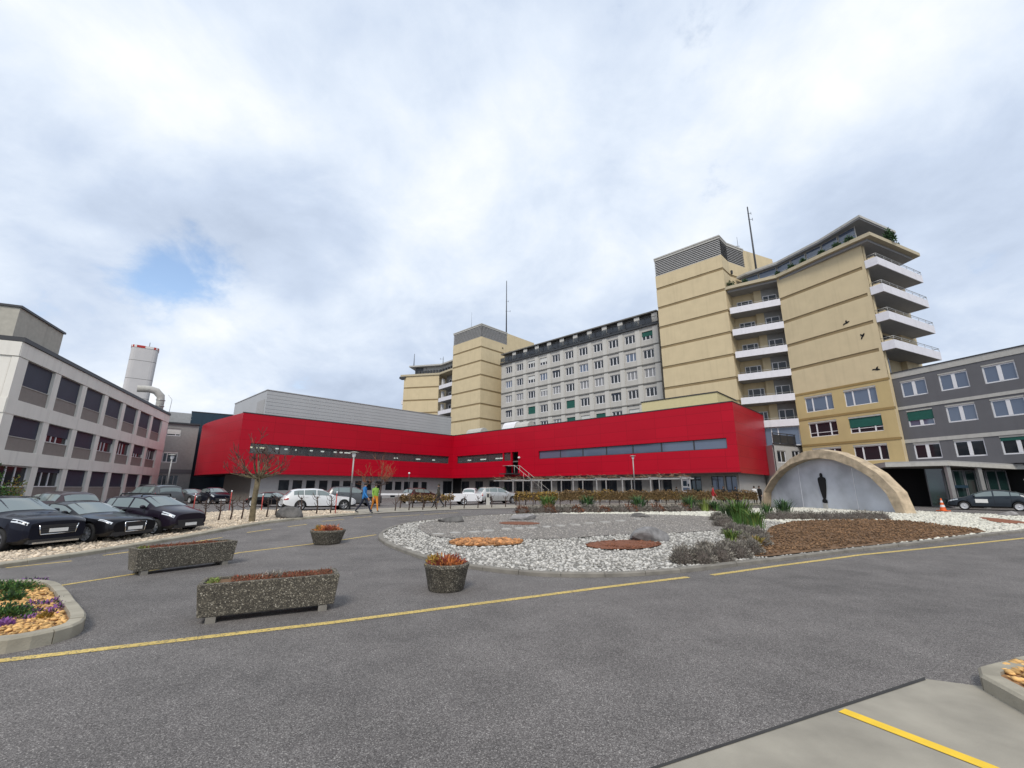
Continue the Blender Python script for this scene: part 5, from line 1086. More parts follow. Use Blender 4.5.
trough((-8.44, 10.36), (-7.24, 12.10), .62, .58, 'long pebble concrete planter further back, left of the round pots', 2)
def round_pot(px, py, r0, r1, hgt, label, seed):
    x, y = gp(px, py); T = thing('round_planter', label, 'planter', (x, y, gh(y))); y0 = 0
    mb = MB(); prof = [(.01, .0), (r0-.03, .0), (r0, .03), (r1-.02, hgt-.08), (r1, hgt-.06), (r1, hgt-.015), (r1-.02, hgt), (r1-.06, hgt), (r1-.075, hgt-.02), (r1-.08, hgt-.09), (.01, hgt-.07)]
    mb.lathe(prof, 36); me = smooth_by_angle(mb.mesh('pot', M_PEB)); obj('pot', me, T); rr = random.Random(seed)
    n = 700; C, D = dome_pts(n, r1*.82, r1*.82, .17, .3); C[:, 2] += hgt-.06; a = np.arctan2(C[:, 1], C[:, 0]); mi = np.where(np.cos(a*2+seed)+rng.normal(size=n)*.4 > .2, 1, 0); D = D+rng.normal(size=D.shape)*.6+np.array([0, 0, .7])
    obj('heather', leaf_cloud('heather', C, rng.uniform(.05, .11, n), D, [M_HEA, M_HEAO], mi, .35), T); mb = MB(); mb.lathe([(r1*.8, 0), (r1*.5, .06), (.01, .09)], 14, (0, 0, hgt-.09)); mb.build('soil', M_SOIL, T)
    n = 150; C = np.stack([rng.normal(-r1*.55, .07, n), rng.normal(-.05, .1, n), hgt-.03+rng.uniform(0, .14, n)], 1); obj('dry_tuft', leaf_cloud('dry_tuft', C, rng.uniform(.05, .10, n), rng.normal(size=(n, 3))*.6+np.array([0, 0, 1]), M_HEDGY, None, .3), T)
round_pot(446, 589.5, .35, .45, .50, 'round concrete pot with red and orange heather beside the island kerb', 2)
round_pot(327, 543.5, .44, .58, .46, 'round concrete pot with heather further back, in front of the walkers', 5)
# ================================================================== VEHICLES
def paint(name, col, rough=.28, metal=.0): return mat(name, col, rough, metal, var=.03, scale=1, coat=.38, spec=.08)
P_NAVY = paint('navy_paint', (.007, .008, .016)); P_BLK = paint('black_paint', (.006, .006, .008)); P_PLUM = paint('plum_black_paint', (.014, .010, .018)); P_GREY = paint('grey_paint', (.10, .105, .11), .3, .4)
P_WHT = paint('white_car_paint', (.66, .67, .68)); P_SIL = paint('silver_paint', (.50, .50, .49), .3, .5); P_MAR = paint('dark_maroon_paint', (.05, .035, .04)); P_BRN = paint('brown_paint', (.055, .022, .018)); P_PET = paint('petrol_paint', (.030, .038, .048), .3, .3)
_wheel = {}
def wheel_meshes(r, w, rimm, spokes):
    k = (r, w, rimm.name, spokes)
    if k not in _wheel:
        mb = MB(); ri = r*.68; mb.lathe([(ri, -w/2), (r*.93, -w/2), (r, -w*.36), (r, w*.36), (r*.93, w/2), (ri, w/2), (ri*.96, w*.2), (ri, -w/2)], 28); mb.v = [(x, z, y) for x, y, z in mb.v]; mb.f = [f[::-1] for f in mb.f]; ty = mb.mesh('tyre', M_TYRE)
        mb = MB(); mb.lathe([(ri*1.0, w*.5), (ri*.9, w*.47), (ri*.88, w*.3)], 24)
        for i in range(spokes):
            a = 6.283*i/spokes; c, s = math.cos(a), math.sin(a); h0, h1 = .055, .035
            q = [(.04, -h0, .40*w), (ri*.92, -h1, .46*w), (ri*.92, h1, .46*w), (.04, h0, .40*w)]
            mb.add([(x*c-y*s, x*s+y*c, z) for x, y, z in q], [(0, 1, 2, 3)], 0)
        mb.lathe([(.07, w*.38), (.065, w*.45), (.001, w*.46)], 12); mb.lathe([(ri*.92, w*.12), (.001, w*.12)], 20, mi=1)
        mb.v = [(x, z, y) for x, y, z in mb.v]; mb.f = [f[::-1] for f in mb.f]; _wheel[k] = (ty, mb.mesh('rim', [rimm, M_TRIM]))
    return _wheel[k]
def car(label, cx, cy, az, S, group=None, z=None, cat='car', name='parked_car'):
    L, Wd, H, wb, fo, r = S['L'], S['W'], S['H'], S['wb'], S['fo'], S['r']; body = S['body']
    T = thing(name, label, cat, (cx, cy, gh(cy) if z is None else z), math.pi/2-rad(az), group)
    def itp(c, x):
        xs = [p[0] for p in c]; return float(np.interp(x, xs, [p[1] for p in c]))
    def smooth(c, x, h=.07): return (itp(c, x-h)+2*itp(c, x)+itp(c, x+h))/4
    ax = (fo, fo+wb); R = r+.055
    def section(x):
        top = smooth(S['top'], min(max(x, 0), L)); belt = min(smooth(S['belt'], x), top-.015)
        w = Wd/2*float(np.interp(x, [0, .12, .35, .8, L-.9, L-.3, L-.08, L], [.80, .91, .975, 1, 1, .97, .92, .86]))
        zb = float(np.interp(x, [0, .2, .6, L-.6, L-.15, L], [.33, .24, .2, .2, .28, .40]))
        arch = 0
        for a in ax:
            if abs(x-a) < R: arch = max(arch, r+math.sqrt(R*R-(x-a)**2))
        g = min(1, max(0, (top-belt)/.42)); wr = w*(.93-.20*g)
        z2 = max(zb+.10, arch); z3 = max((zb+belt)/2+.08, arch+.03); z4 = max(belt, z3+.02)
        X = L/2-x
        return [(X, 0, zb), (X, w*.80, max(zb, arch)), (X, w*.985, z2), (X, w, z3), (X, w*.965, z4), (X, wr, max(top-.05-.03*g, z4+.004)), (X, wr*.6, max(top-.008, z4+.006)), (X, 0, max(top, z4+.008))]
    xs = sorted(set([round(v, 3) for v in list(np.linspace(0, L, 44))+[a+d*R for a in ax for d in (-1.001, -.97, -.88, -.72, -.5, -.25, 0, .25, .5, .72, .88, .97, 1.001)]+[.04, .08, L-.04, L-.08]]))
    secs = [section(x) for x in xs]; mb = MB(); n = 8; V = []
    for s in secs: V += s+[(p[0], -p[1], p[2]) for p in s[1:7]][::-1]
    m = 14; F_, MI = [], []
    for i in range(len(secs)-1):
        for k in range(m):
            k2 = (k+1) % m; F_.append((i*m+k, i*m+k2, (i+1)*m+k2, (i+1)*m+k)); MI.append(1 if k in (0, 13, 1, 12) else 2 if (S.get('clad') and k in (2, 11) and False) else 0)
    F_ += [tuple(range(m))[::-1], tuple(range((len(secs)-1)*m, len(secs)*m))]; MI += [0, 0]
    mb.add(V, F_, 0, True); mb.m = MI; me = smooth_by_angle(mb.mesh('body', [body, M_TRIM]), 32); obj('body', me, T)
    def surf(x, s):
        sc = section(x); i = min(6, int(abs(s))); t = abs(s)-i; a, b = sc[i], sc[i+1]; y = a[1]*(1-t)+b[1]*t; return Vector((a[0], math.copysign(y, s) if s else y, a[2]*(1-t)+b[2]*t))
    def patch(nm, x0, x1, s0, s1, m_, nx=8, ns=3, off=.008, parent=None, both=False):
        for sg in ((1, -1) if both else (1,)):
            mb = MB(); V = []; xa = np.linspace(x0, x1, nx+1); sa = np.linspace(s0, s1, ns+1)
            for x in xa:
                for s in sa:
                    p = surf(x, s); e = .01; du = surf(min(L, x+e), s)-surf(max(0, x-e), s); dv = surf(x, s+e)-surf(x, s-e); nr = du.cross(dv); nr = nr.normalized() if nr.length > 1e-9 else Vector((0, 1, 0))
                    if nr.y < 0: nr = -nr
                    p = p+nr*off; V.append((p.x, p.y*sg, p.z))
            q = ns+1; F2 = [(i*q+k, i*q+k+1, (i+1)*q+k+1, (i+1)*q+k) for i in range(nx) for k in range(ns)]
            mb.add(V, F2 if sg > 0 else [f[::-1] for f in F2], 0, True); mb.build(nm, m_, parent or T)
    def screen(nm, x0, x1, m_, s0=5.12, nx=6, off=.008):
        mb = MB(); V = []; sa = [s0, 5.6, 6.2, 6.99, -6.2, -5.6, -s0]
        for x in np.linspace(x0, x1, nx+1):
            for s in sa:
                if s == 6.99: p = Vector(section(x)[7])
                else: p = surf(x, s)
                tx = surf(min(L, x+.02), 6.2)-surf(max(0, x-.02), 6.2); nr = Vector((-tx.z, 0, tx.x)); nr = nr if nr.z > 0 else -nr
                V.append(tuple(p+nr.normalized()*off))
        q = 7; mb.add(V, [(i*q+k, i*q+k+1, (i+1)*q+k+1, (i+1)*q+k) for i in range(nx) for k in range(6)], 0, True); mb.build(nm, m_, T)
    gl = S.get('glass', M_GLC)
    screen('windscreen', S['ws'][0]+.06, S['ws'][1]-.03, gl)
    if S.get('rw'): screen('rear_window', S['rw'][0]+.04, S['rw'][1]-.06, gl)
    for a, b in S['sides']: patch('side_window', a, b, 4.10, 4.92, gl, 8, 2, both=True)
    for q in [S['sides'][0][0]-.02]+[(a[1]+b[0])/2 for a, b in zip(S['sides'], S['sides'][1:])][:2]: patch('door_seam', q-.007, q+.007, 2.35, 4.02, M_BLACK, 1, 5, both=True, off=.002)
    patch('headlight', .07, S.get('hl', .42), *S.get('hls', (3.72, 4.75)), M_LAMP, 5, 2, both=True, off=.006)
    patch('tail_light', L-.30, L-.03, *S.get('tls', (3.4, 4.4)), M_TAIL, 4, 2, both=True, off=.006)
    zg = S.get('grille', (.42, .66, .5)); fx = L/2
    mb = MB(); wg = Wd*zg[2]/2; mb.add([(fx+.012, -wg, zg[0]), (fx+.012, wg, zg[0]), (fx+.0, wg*1.12, zg[1]), (fx+.0, -wg*1.12, zg[1]), (fx-.12, -wg, zg[0]), (fx-.12, wg, zg[0]), (fx-.12, wg*1.12, zg[1]), (fx-.12, -wg*1.12, zg[1])], [(0, 1, 2, 3), (0, 4, 5, 1), (1, 5, 6, 2), (2, 6, 7, 3), (3, 7, 4, 0)]); gr = mb.build('grille', M_TRIM, T)
    if S.get('chrome'):
        mb = MB(); z0, z1 = zg[0], zg[1]; a, b = wg, wg*1.12; c = [(fx+.02, -a, z0), (fx+.02, a, z0), (fx+.012, b, z1), (fx+.012, -b, z1)]
        for i in ((0, 1, 3) if S['chrome'] == 'u' else (0, 1, 2, 3)): mb.tube([c[i], c[(i+1) % 4]], .016, 5)
        mb.build('grille_frame', M_CHROME, gr)
        for k in range(3): mb = MB(); zz = z0+(z1-z0)*(k+1)/4; mb.box(fx-.02, fx+.016, -a, a, zz-.006, zz+.006); mb.build('grille_bar', M_DARK, gr)
    mb = MB(); mb.box(fx+.013, fx+.03, -.25, .25, zg[0]+.05, zg[0]+.16); mb.build('number_plate', M_PLATE, T)
    mb = MB(); mb.box(-fx-.022, -fx+.05, -.25, .25, .72, .83); mb.build('number_plate', M_PLATE, T)
    mb = MB(); mb.box(fx-.15, fx+.008, -Wd*.38, Wd*.38, .25, .36); mb.build('lower_intake', M_TRIM, T)
    for s in (-1, 1):
        mb = MB(); mb.box(fx-.22, fx-.02, s*Wd*.40-.10, s*Wd*.40+.07, .40, .52) if False else mb.tube([(fx-.2, s*Wd*.37, .43), (fx-.045, s*Wd*.36, .43)], .06, 8); mb.build('fog_light', M_LAMP if S.get('fog') else M_TRIM, T)
        mx = L/2-S['ws'][0]-.42; bz = itp(S['belt'], S['ws'][0]+.42)+.07
        mb = MB(); y0 = s*Wd*.465; mb.tube([(mx-.02, y0, bz), (mx, y0+s*.1, bz+.02), (mx, y0+s*.19, bz+.03)], [.035, .075, .06], 8); mb.build('mirror', body, T)
        for q in S.get('handles', (1.9, 2.9)):
            p = surf(q, 3.72*s) if s > 0 else surf(q, 3.72); mb = MB(); yy = (p.y+.012)*s; mb.box(p.x-.1, p.x+.1, min(yy-.012, yy+.012), max(yy-.012, yy+.012), p.z-.015, p.z+.015); mb.build('door_handle', body if not S.get('chrome') else M_CHROME, T)
    if S.get('rails'):
        for s in (-1, 1):
            mb = MB(); a, b = S['rails']; yy = s*Wd*.345; mb.tube([(L/2-a, yy, itp(S['top'], a)-.02), (L/2-a-.12, yy, itp(S['top'], a)+.05), (L/2-b+.12, yy, itp(S['top'], b)+.05), (L/2-b, yy, itp(S['top'], b)-.02)], .022, 6); mb.build('roof_rail', M_TRIM, T)
    for q in S.get('bars', ()):
        mb = MB(); zz = itp(S['top'], q)+.06; mb.tube([(L/2-q, -Wd*.37, zz-.10), (L/2-q, -Wd*.35, zz), (L/2-q, Wd*.35, zz), (L/2-q, Wd*.37, zz-.10)], .028, 6); mb.build('roof_bar', M_TRIM, T)
    if S.get('skid'):
        mb = MB(); mb.box(fx-.1, fx+.02, -.62, .62, .235, .285); mb.build('skid_plate', M_CHROME, T)
        for s in (-1, 1): mb = MB(); mb.tube([(fx-.14, s*.66, .50), (fx-.03, s*.60, .48), (fx-.03, s*.54, .50)], .02, 5); mb.build('fog_trim', M_CHROME, T)
    ty, ri = wheel_meshes(r, .21, S.get('rim', M_RIM), S.get('spokes', 5))
    for a in ax:
        for s in (-1, 1):
            o = obj('wheel', ty, T, (L/2-a, s*(Wd/2-.115), r), 0 if s > 0 else math.pi); obj('rim', ri, o)
    return T
def byfr(px_xy, az, S):   # centre from where the right front wheel stands
    h = V2((math.sin(rad(az)), math.cos(rad(az)))); rt = V2((h.y, -h.x)); c = V2(px_xy)-h*(S['L']/2-S['fo'])-rt*(S['W']/2-.115); return c.x, c.y
SUV = dict(L=4.45, W=1.86, H=1.62, wb=2.68, fo=.92, r=.345, body=P_NAVY, top=[(0, .86), (.04, .93), (.3, 1.01), (1.0, 1.09), (1.2, 1.12), (2.05, 1.55), (2.6, 1.62), (3.6, 1.58), (3.95, 1.52), (4.3, 1.12), (4.45, .85)], belt=[(0, .80), (.3, .93), (1.2, 1.03), (2.5, 1.06), (3.6, 1.12), (4.45, .85)], ws=(1.28, 2.1), rw=(3.95, 4.3), sides=[(1.68, 2.55), (2.63, 3.45), (3.5, 3.85)], grille=(.50, .77, .50), chrome='u', rails=(2.0, 3.8), skid=True, rim=M_RIMD, hls=(3.75, 4.55), hl=.55, handles=(2.4, 3.2))
COUPE = dict(L=4.63, W=1.85, H=1.37, wb=2.75, fo=.88, r=.33, body=P_BLK, top=[(0, .72), (.04, .77), (.35, .84), (1.3, .93), (1.42, .95), (2.3, 1.32), (2.8, 1.37), (3.3, 1.33), (4.1, 1.0), (4.5, .92), (4.63, .7)], belt=[(0, .6), (.3, .76), (1.4, .89), (2.5, .93), (3.8, .97), (4.63, .7)], ws=(1.42, 2.3), rw=(3.4, 4.1), sides=[(1.85, 2.9), (2.98, 3.5)], grille=(.36, .68, .36), chrome='full', hls=(3.85, 4.6), hl=.5, spokes=10, handles=(2.75,))
HATCH = dict(L=3.95, W=1.70, H=1.50, wb=2.51, fo=.80, r=.30, body=P_PLUM, top=[(0, .76), (.04, .82), (.3, .90), (.8, 1.01), (.92, 1.04), (1.75, 1.44), (2.3, 1.50), (3.2, 1.46), (3.5, 1.41), (3.82, .98), (3.95, .75)], belt=[(0, .62), (.25, .78), (.95, .94), (2.3, .98), (3.4, 1.05), (3.95, .75)], ws=(.95, 1.75), rw=(3.5, 3.84), sides=[(1.35, 2.1), (2.18, 2.95), (3.0, 3.3)], grille=(.27, .55, .62), bars=(1.85, 2.85), fog=True, hls=(3.7, 4.6), hl=.55, spokes=8, handles=(2.0, 2.8))
ESTATE = dict(L=4.70, W=1.82, H=1.46, wb=2.80, fo=.85, r=.325, body=P_WHT, top=[(0, .64), (.05, .74), (.3, .84), (1.3, .95), (1.42, .98), (2.25, 1.40), (2.8, 1.46), (3.9, 1.42), (4.2, 1.35), (4.58, .98), (4.7, .75)], belt=[(0, .62), (.3, .76), (1.4, .92), (2.5, .95), (4.0, 1.0), (4.7, .75)], ws=(1.42, 2.25), rw=(4.2, 4.58), sides=[(1.85, 2.65), (2.72, 3.45), (3.5, 4.1)], grille=(.40, .64, .42), rim=M_RIMD, hls=(3.85, 4.6), hl=.5, handles=(2.55, 3.3))
PRIUS = dict(L=4.45, W=1.73, H=1.49, wb=2.70, fo=.87, r=.31, body=P_PET, top=[(0, .60), (.05, .70), (.3, .82), (.95, .97), (1.05, 1.0), (2.0, 1.42), (2.5, 1.49), (3.0, 1.46), (3.6, 1.33), (4.2, 1.08), (4.36, 1.0), (4.45, .75)], belt=[(0, .58), (.3, .74), (1.05, .92), (2.4, .97), (3.7, 1.03), (4.45, .75)], ws=(1.05, 2.0), rw=(3.5, 4.2), sides=[(1.5, 2.4), (2.48, 3.25), (3.3, 3.7)], grille=(.36, .5, .4), hls=(3.7, 4.7), hl=.6, handles=(2.25, 3.1), spokes=12)
def var(S, **k): d = dict(S); d.update(k); return d
GC = 'cars parked on the left'
NA = 100
for S, p, l in ((SUV, gp(-4, 553.6), 'black sport utility car with chrome framed grille, parked nearest at the left edge'), (COUPE, gp(86, 544.5), 'low black coupe with upright chrome framed grille parked between two taller cars'), (HATCH, gp(154, 536), 'small plum black hatchback with roof bars, rightmost in the front row')):
    c = byfr(p, NA, S); car(l, c[0], c[1], NA, S, GC)
car('dark maroon estate car seen from behind over the roofs of the near cars', -22.4, 21.9, -72, var(ESTATE, body=P_MAR, W=1.78), GC)
car('grey high bodied car with dark rear window beyond the small hatchback', -23.6, 29.2, -66, var(SUV, body=P_GREY, top=[(0, .72), (.05, .84), (.3, .98), (1.1, 1.08), (1.2, 1.11), (1.9, 1.6), (2.4, 1.66), (3.9, 1.64), (4.2, 1.6), (4.40, 1.1), (4.45, .85)], rw=(4.2, 4.4), chrome=None, skid=False), GC)
car('dark saloon parked left of the dark hatchback under the red overhang', -31.2, 43.6, 118, var(COUPE, body=P_GREY, chrome=None), GC); car('dark hatchback with pale bonnet reflection beside the rounded red wall', -28.2, 42.4, 128, var(HATCH, body=P_NAVY, bars=()), GC)
GM = 'cars parked before the red building'
car('low black car left of the white estate car', -19.0, 35.9, 95, var(COUPE, L=4.0, wb=2.4, body=P_BLK, chrome=None, top=[(0, .5), (.05, .58), (.35, .68), (1.1, .76), (1.2, .78), (1.9, 1.12), (2.4, 1.16), (2.9, 1.1), (3.6, .8), (4.0, .6)], belt=[(0, .5), (.3, .62), (1.2, .72), (2.5, .75), (3.4, .76), (4.0, .55)], ws=(1.2, 1.9), rw=(3.0, 3.6), sides=[(1.6, 2.4), (2.45, 3.0)], hl=.3), GM)
car('white estate car in front of the red building, left of the lamp post', -13.55, 31.45, 55.7, ESTATE, GM)
car('dark grey sport utility car behind the white estate car', -13.3, 37.4, 62, var(SUV, body=P_GREY, chrome=None, skid=False), GM)
car('small brown car with rounded roof between the barrier and the man in dark clothes', -9.5, 46.2, 35, var(HATCH, body=P_BRN, bars=(), chrome=None), GM)
car('silver high bodied estate car behind the bare vines, hitched to a white trailer', -1.5, 44.7, 60, var(SUV, body=P_SIL, chrome=None, skid=False, L=4.5), GM)
car('white small car half hidden behind the white trailer', -4.75, 52.5, 5, var(HATCH, body=P_WHT, bars=(), chrome=None), GM)
pr = car('dark petrol grey hatchback with white door sign near the glass entrance at right', 35.25, 32.95, -42.6, PRIUS)
mb = MB(); mb.box(-.02, .62, .868, .874, .54, .80); mb.build('door_sign', M_PLATE, pr, loc=(.12, .005, 0))
def trailer():
    T = thing('flatbed_trailer', 'low white trailer body left of the silver car', 'trailer', (-4.55, 41.6, GF), math.pi/2-rad(72)); mb = MB()
    mb.box(-1.6, 1.6, -.85, -.8, .32, .98); mb.box(-1.6, 1.6, .8, .85, .32, .98); mb.box(-1.6, -1.55, -.8, .8, .32, .98); mb.box(1.55, 1.6, -.8, .8, .32, .98); mb.box(-1.55, 1.55, -.8, .8, .4, .45)
    for a, nm in ((0, 'side_board'),): tag(mb.build(nm, M_WHITE, T), kind='stuff')
    ty, ri = wheel_meshes(.3, .2, M_RIM, 5)
    for s in (-1, 1): o = obj('wheel', ty, T, (-.1, s*.95, .3), 0 if s > 0 else math.pi); obj('rim', ri, o)
    mb = MB(); mb.tube([(1.5, 0, .5), (2.0, 0, .5)], .05, 6); mb.build('drawbar', M_GALV, T); mb = MB(); mb.box(-.2, .2, -.9, .9, .25, .36); mb.build('axle', M_DARK, T)
trailer()
# ================================================================== THE STONE ARCH
FAr = Fr((23.6, 26.2), -8.5)
def plane_at(f, px, py, d=0.0):
    q = ray(px, py); ux, uy = math.cos(f.rz), math.sin(f.rz); nx, ny = -uy, ux; ox, oy = f.p.x+nx*d, f.p.y+ny*d
    t = (nx*ox+ny*oy)/(nx*q.x+ny*q.y); return (q.x*t-ox)*ux+(q.y*t-oy)*uy, q.z*t+EYE-f.p.z
def arch():
    T = thing('stone_arch', 'big pale stone arch sculpture with a steel screen and a black figure inside', 'sculpture', (23.6, 26.2, GF))
    outer = [(.62, -.1), (.72, .88), (1.03, 1.45), (1.55, 2.10), (2.15, 2.73), (3.1, 3.33), (3.85, 3.72), (4.9, 4.12), (5.7, 4.32), (6.8, 4.42), (7.97, 4.22), (9.32, 3.72), (10.75, 2.86), (12.0, 1.81), (12.79, .88), (13.07, -.1)]
    inner = [(1.21, -.1), (1.32, .70), (1.61, 1.29), (2.05, 1.81), (2.71, 2.46), (3.58, 2.95), (4.47, 3.33), (5.39, 3.65), (6.78, 3.77), (8.26, 3.58), (9.73, 3.15), (11.14, 2.35), (12.21, 1.34), (12.55, .6), (12.62, -.1)]
    def rs(c, n):
        c = [V2(p) for p in c]; cu = [0]
        for a, b in zip(c, c[1:]): cu.append(cu[-1]+(b-a).length)
        return [(float(np.interp(t*cu[-1], cu, [p.x for p in c])), float(np.interp(t*cu[-1], cu, [p.y for p in c]))) for t in np.linspace(0, 1, n)]
    n = 12; o, i_ = rs(outer, n), rs(inner, n); me = None; bm = bmesh.new()
    rr = random.Random(4); R = []
    for k in range(n):
        j = lambda s: rr.uniform(-s, s)
        R.append([bm.verts.new(p) for p in ((o[k][0], .0+j(.03), o[k][1]), (i_[k][0], .02+j(.03), i_[k][1]), (i_[k][0]+j(.02), -.8, i_[k][1]+j(.02)), (o[k][0], -.8, o[k][1]+j(.03)))])
    for a, b in zip(R, R[1:]):
        for q in range(4): bm.faces.new((a[q], a[(q+1) % 4], b[(q+1) % 4], b[q]))
    bm.faces.new(R[0][::-1]); bm.faces.new(R[-1]); bmesh.ops.recalc_face_normals(bm, faces=bm.faces)
    bmesh.ops.bevel(bm, geom=[e for e in bm.edges], offset=.03, segments=2, affect='EDGES', profile=.5)
    bmesh.ops.subdivide_edges(bm, edges=[e for e in bm.edges if e.calc_length() > .3], cuts=2, use_grid_fill=True)
    for v in bm.verts: v.co += v.normal*rr.uniform(-.008, .008)
    me = bpy.data.meshes.new('arch_stone'); bm.to_mesh(me); bm.free(); me.materials.append(M_ARCH); FAr.put(obj('arch_stone', me), T)
    # steel screen in three sheets inside the arch
    global M_PANEL
    M_PANEL = mat('brushed_steel', (.50, .525, .56), .24, .0, var=.30, scale=.5, bump=.03, bscale=3)
    cuts = [1.25, 4.3, 9.0, 12.6]; ii = rs(inner, 60)
    for a, b in zip(cuts, cuts[1:]):
        top = [(x, z) for x, z in ii if a+.02 < x < b-.02]; za = float(np.interp(a, [p[0] for p in ii], [p[1] for p in ii])); zb = float(np.interp(b, [p[0] for p in ii], [p[1] for p in ii]))
        pl = [(a+.02, -.05)]+[(a+.02, za)]+top+[(b-.02, zb), (b-.02, -.05)]; m = len(pl); mb = MB(); mb.add([(x, -.66, z) for x, z in pl]+[(x, -.70, z) for x, z in pl], [tuple(range(m)), tuple(range(m, 2*m))[::-1]]+[(k, k+m, (k+1) % m+m, (k+1) % m) for k in range(m)]); FAr.build(mb, 'steel_sheet', M_PANEL, T)
    for a, pxs in ((cuts[1], (788, 790.5)), (cuts[2], (862, 867))):
        h = float(np.interp(a, [p[0] for p in ii], [p[1] for p in ii])); mb = MB(); mb.box(a-.018, a+.018, -.68, -.64, -.05, h-.35); FAr.build(mb, 'joint_strip', M_WHITE, T)
    # black cut-out figure standing on a small block
    x0, z0 = plane_at(FAr, 823.5, 503, -.6); x1, z1 = plane_at(FAr, 822, 473, -.6); h = z1-z0; cx = (x0+x1)/2
    hp = [(-.05, 0), (-.14, .02), (-.13, .10), (-.06, .13), (-.10, .22), (-.17, .45), (-.215, .68), (-.23, .78), (-.20, .84), (-.10, .865), (-.06, .875), (-.07, .93), (-.05, .985), (0, 1.0)]
    full = hp+[(-x, z) for x, z in hp[::-1][1:]]; m = len(full); pts = [(cx+x*h*.68, z0+z*h) for x, z in full]; mb = MB()
    mb.add([(x, -.58, z) for x, z in pts]+[(x, -.64, z) for x, z in pts], [tuple(range(m)), tuple(range(m, 2*m))[::-1]]+[(k, k+m, (k+1) % m+m, (k+1) % m) for k in range(m)]); FAr.build(mb, 'figure_cutout', M_BLACK, T)
    mb = MB(); mb.box(cx-.14, cx+.14, -.66, -.52, -.05, z0-.02); FAr.build(mb, 'figure_base', M_BANDW, T)
arch()
# ================================================================== STREET FURNITURE
def lamp_post(x, y, h, label, two=True, r=.055, z=None):
    T = thing('street_lamp', label, 'lamp post', (x, y, gh(y) if z is None else z)); mb = MB(); mb.tube([(0, 0, -.1), (0, 0, h*.46)], [.075, .07], 10); mb.build('lower_pole', M_DARK, T); mb = MB(); mb.tube([(0, 0, h*.46), (0, 0, h-.35)], [r, r*.9], 10); mb.build('upper_pole', M_LOUV, T)
    mb = MB(); mb.lathe([(.05, h-.36), (.10, h-.30), (.13, h-.18), (.12, h-.04), (.01, h-.03)], 14); mb.build('lamp_glass', M_WHITE, T); mb = MB(); mb.lathe([(.01, h+.02), (.30, h-.01), (.34, h+.01), (.20, h+.05), (.01, h+.07)], 18); mb.build('lamp_hat', M_BANDW, T); mb = MB(); mb.tube([(0, 0, h-.04), (0, 0, h+.02)], .03, 6); mb.build('lamp_stem', M_DARK, T)
p = gp(349.3, 510); lamp_post(p[0], p[1], 3.95, 'street lamp with grey upper pole beside the two walkers')
lamp_post(12.9, 46.6, 4.85, 'slim street lamp behind the hedge in front of the right red wing', r=.06)
d = ray(171, 464); q = V2((d.x, d.y)).normalized()*44; lamp_post(q.x, q.y, 4.0, 'street lamp in front of the narrow grey link building at the left', r=.05)
def barrier():
    a = gp(407.5, 504); T = thing('boom_barrier', 'white barrier boom on a dark post in front of the ground floor windows', 'barrier', (a[0], a[1], GF)); d = ray(407.5, 474); hh = d.z/math.hypot(d.x, d.y)*math.hypot(*a)+EYE-GF
    mb = MB(); mb.box(-.14, .14, -.14, .14, 0, 1.05); mb.build('barrier_box', M_LOUV, T); mb = MB(); mb.tube([(0, 0, 1.0), (0, 0, hh)], .04, 6); mb.build('post', M_DARK, T); mb = MB(); mb.lathe([(.01, hh), (.1, hh), (.08, hh+.15), (.01, hh+.17)], 10); mb.build('signal_lamp', M_WHITE, T)
    mb = MB(); mb.box(-3.6, .1, -.2, -.14, .82, .98); mb.build('boom', M_WHITE, T)
barrier()
p = gp(488, 505.5); T = thing('ticket_post', 'short white ticket post in front of the silver car', 'post', (p[0], p[1], GF)); mb = MB(); mb.box(-.16, .16, -.14, .14, 0, 1.1); mb.build('housing', M_BANDW, T); mb = MB(); mb.box(-.18, .18, -.17, .16, 1.1, 1.16); mb.build('lid', M_WHITE, T); mb = MB(); mb.box(-.1, .1, -.155, -.141, .7, 1.0); mb.build('screen', M_DARK, T)
def cone():
    p = gp(943.5, 511); T = thing('traffic_cone', 'orange and white traffic cone in front of the glass entrance', 'traffic cone', (p[0], p[1], GF)); mb = MB(); mb.box(-.27, .27, -.27, .27, 0, .05); mb.build('base', M_ORANGE, T)
    rr = lambda z: .19-.16*z/.85; zz = [.05, .27, .42, .58, .72, .88]; cols = [M_ORANGE, M_WHITE, M_ORANGE, M_WHITE, M_ORANGE]
    for a, b, m in zip(zz, zz[1:], cols): mb = MB(); mb.lathe([(rr(a), a), (rr(b), b)]+([(.001, b)] if b > .8 else []), 16); mb.build('cone_band', m, T)
cone()
T = thing('notice_board', 'pale notice board on posts at the far right edge behind the car', 'sign', (41.0, 34.1, GF), rad(-70)); mb = MB(); mb.box(-1.0, 1.0, -.03, .03, .9, 2.2); b = mb.build('board', mat('pale_pink_board', (.48, .38, .34), .6), T)
mb = MB(); mb.box(-1.05, 1.05, -.05, .05, 2.2, 2.3); mb.build('frame', M_BANDW, b)
for s in (-1, 1): mb = MB(); mb.box(s*.9-.04, s*.9+.04, -.04, .04, -.05, .9); mb.build('leg', M_GALV, T)
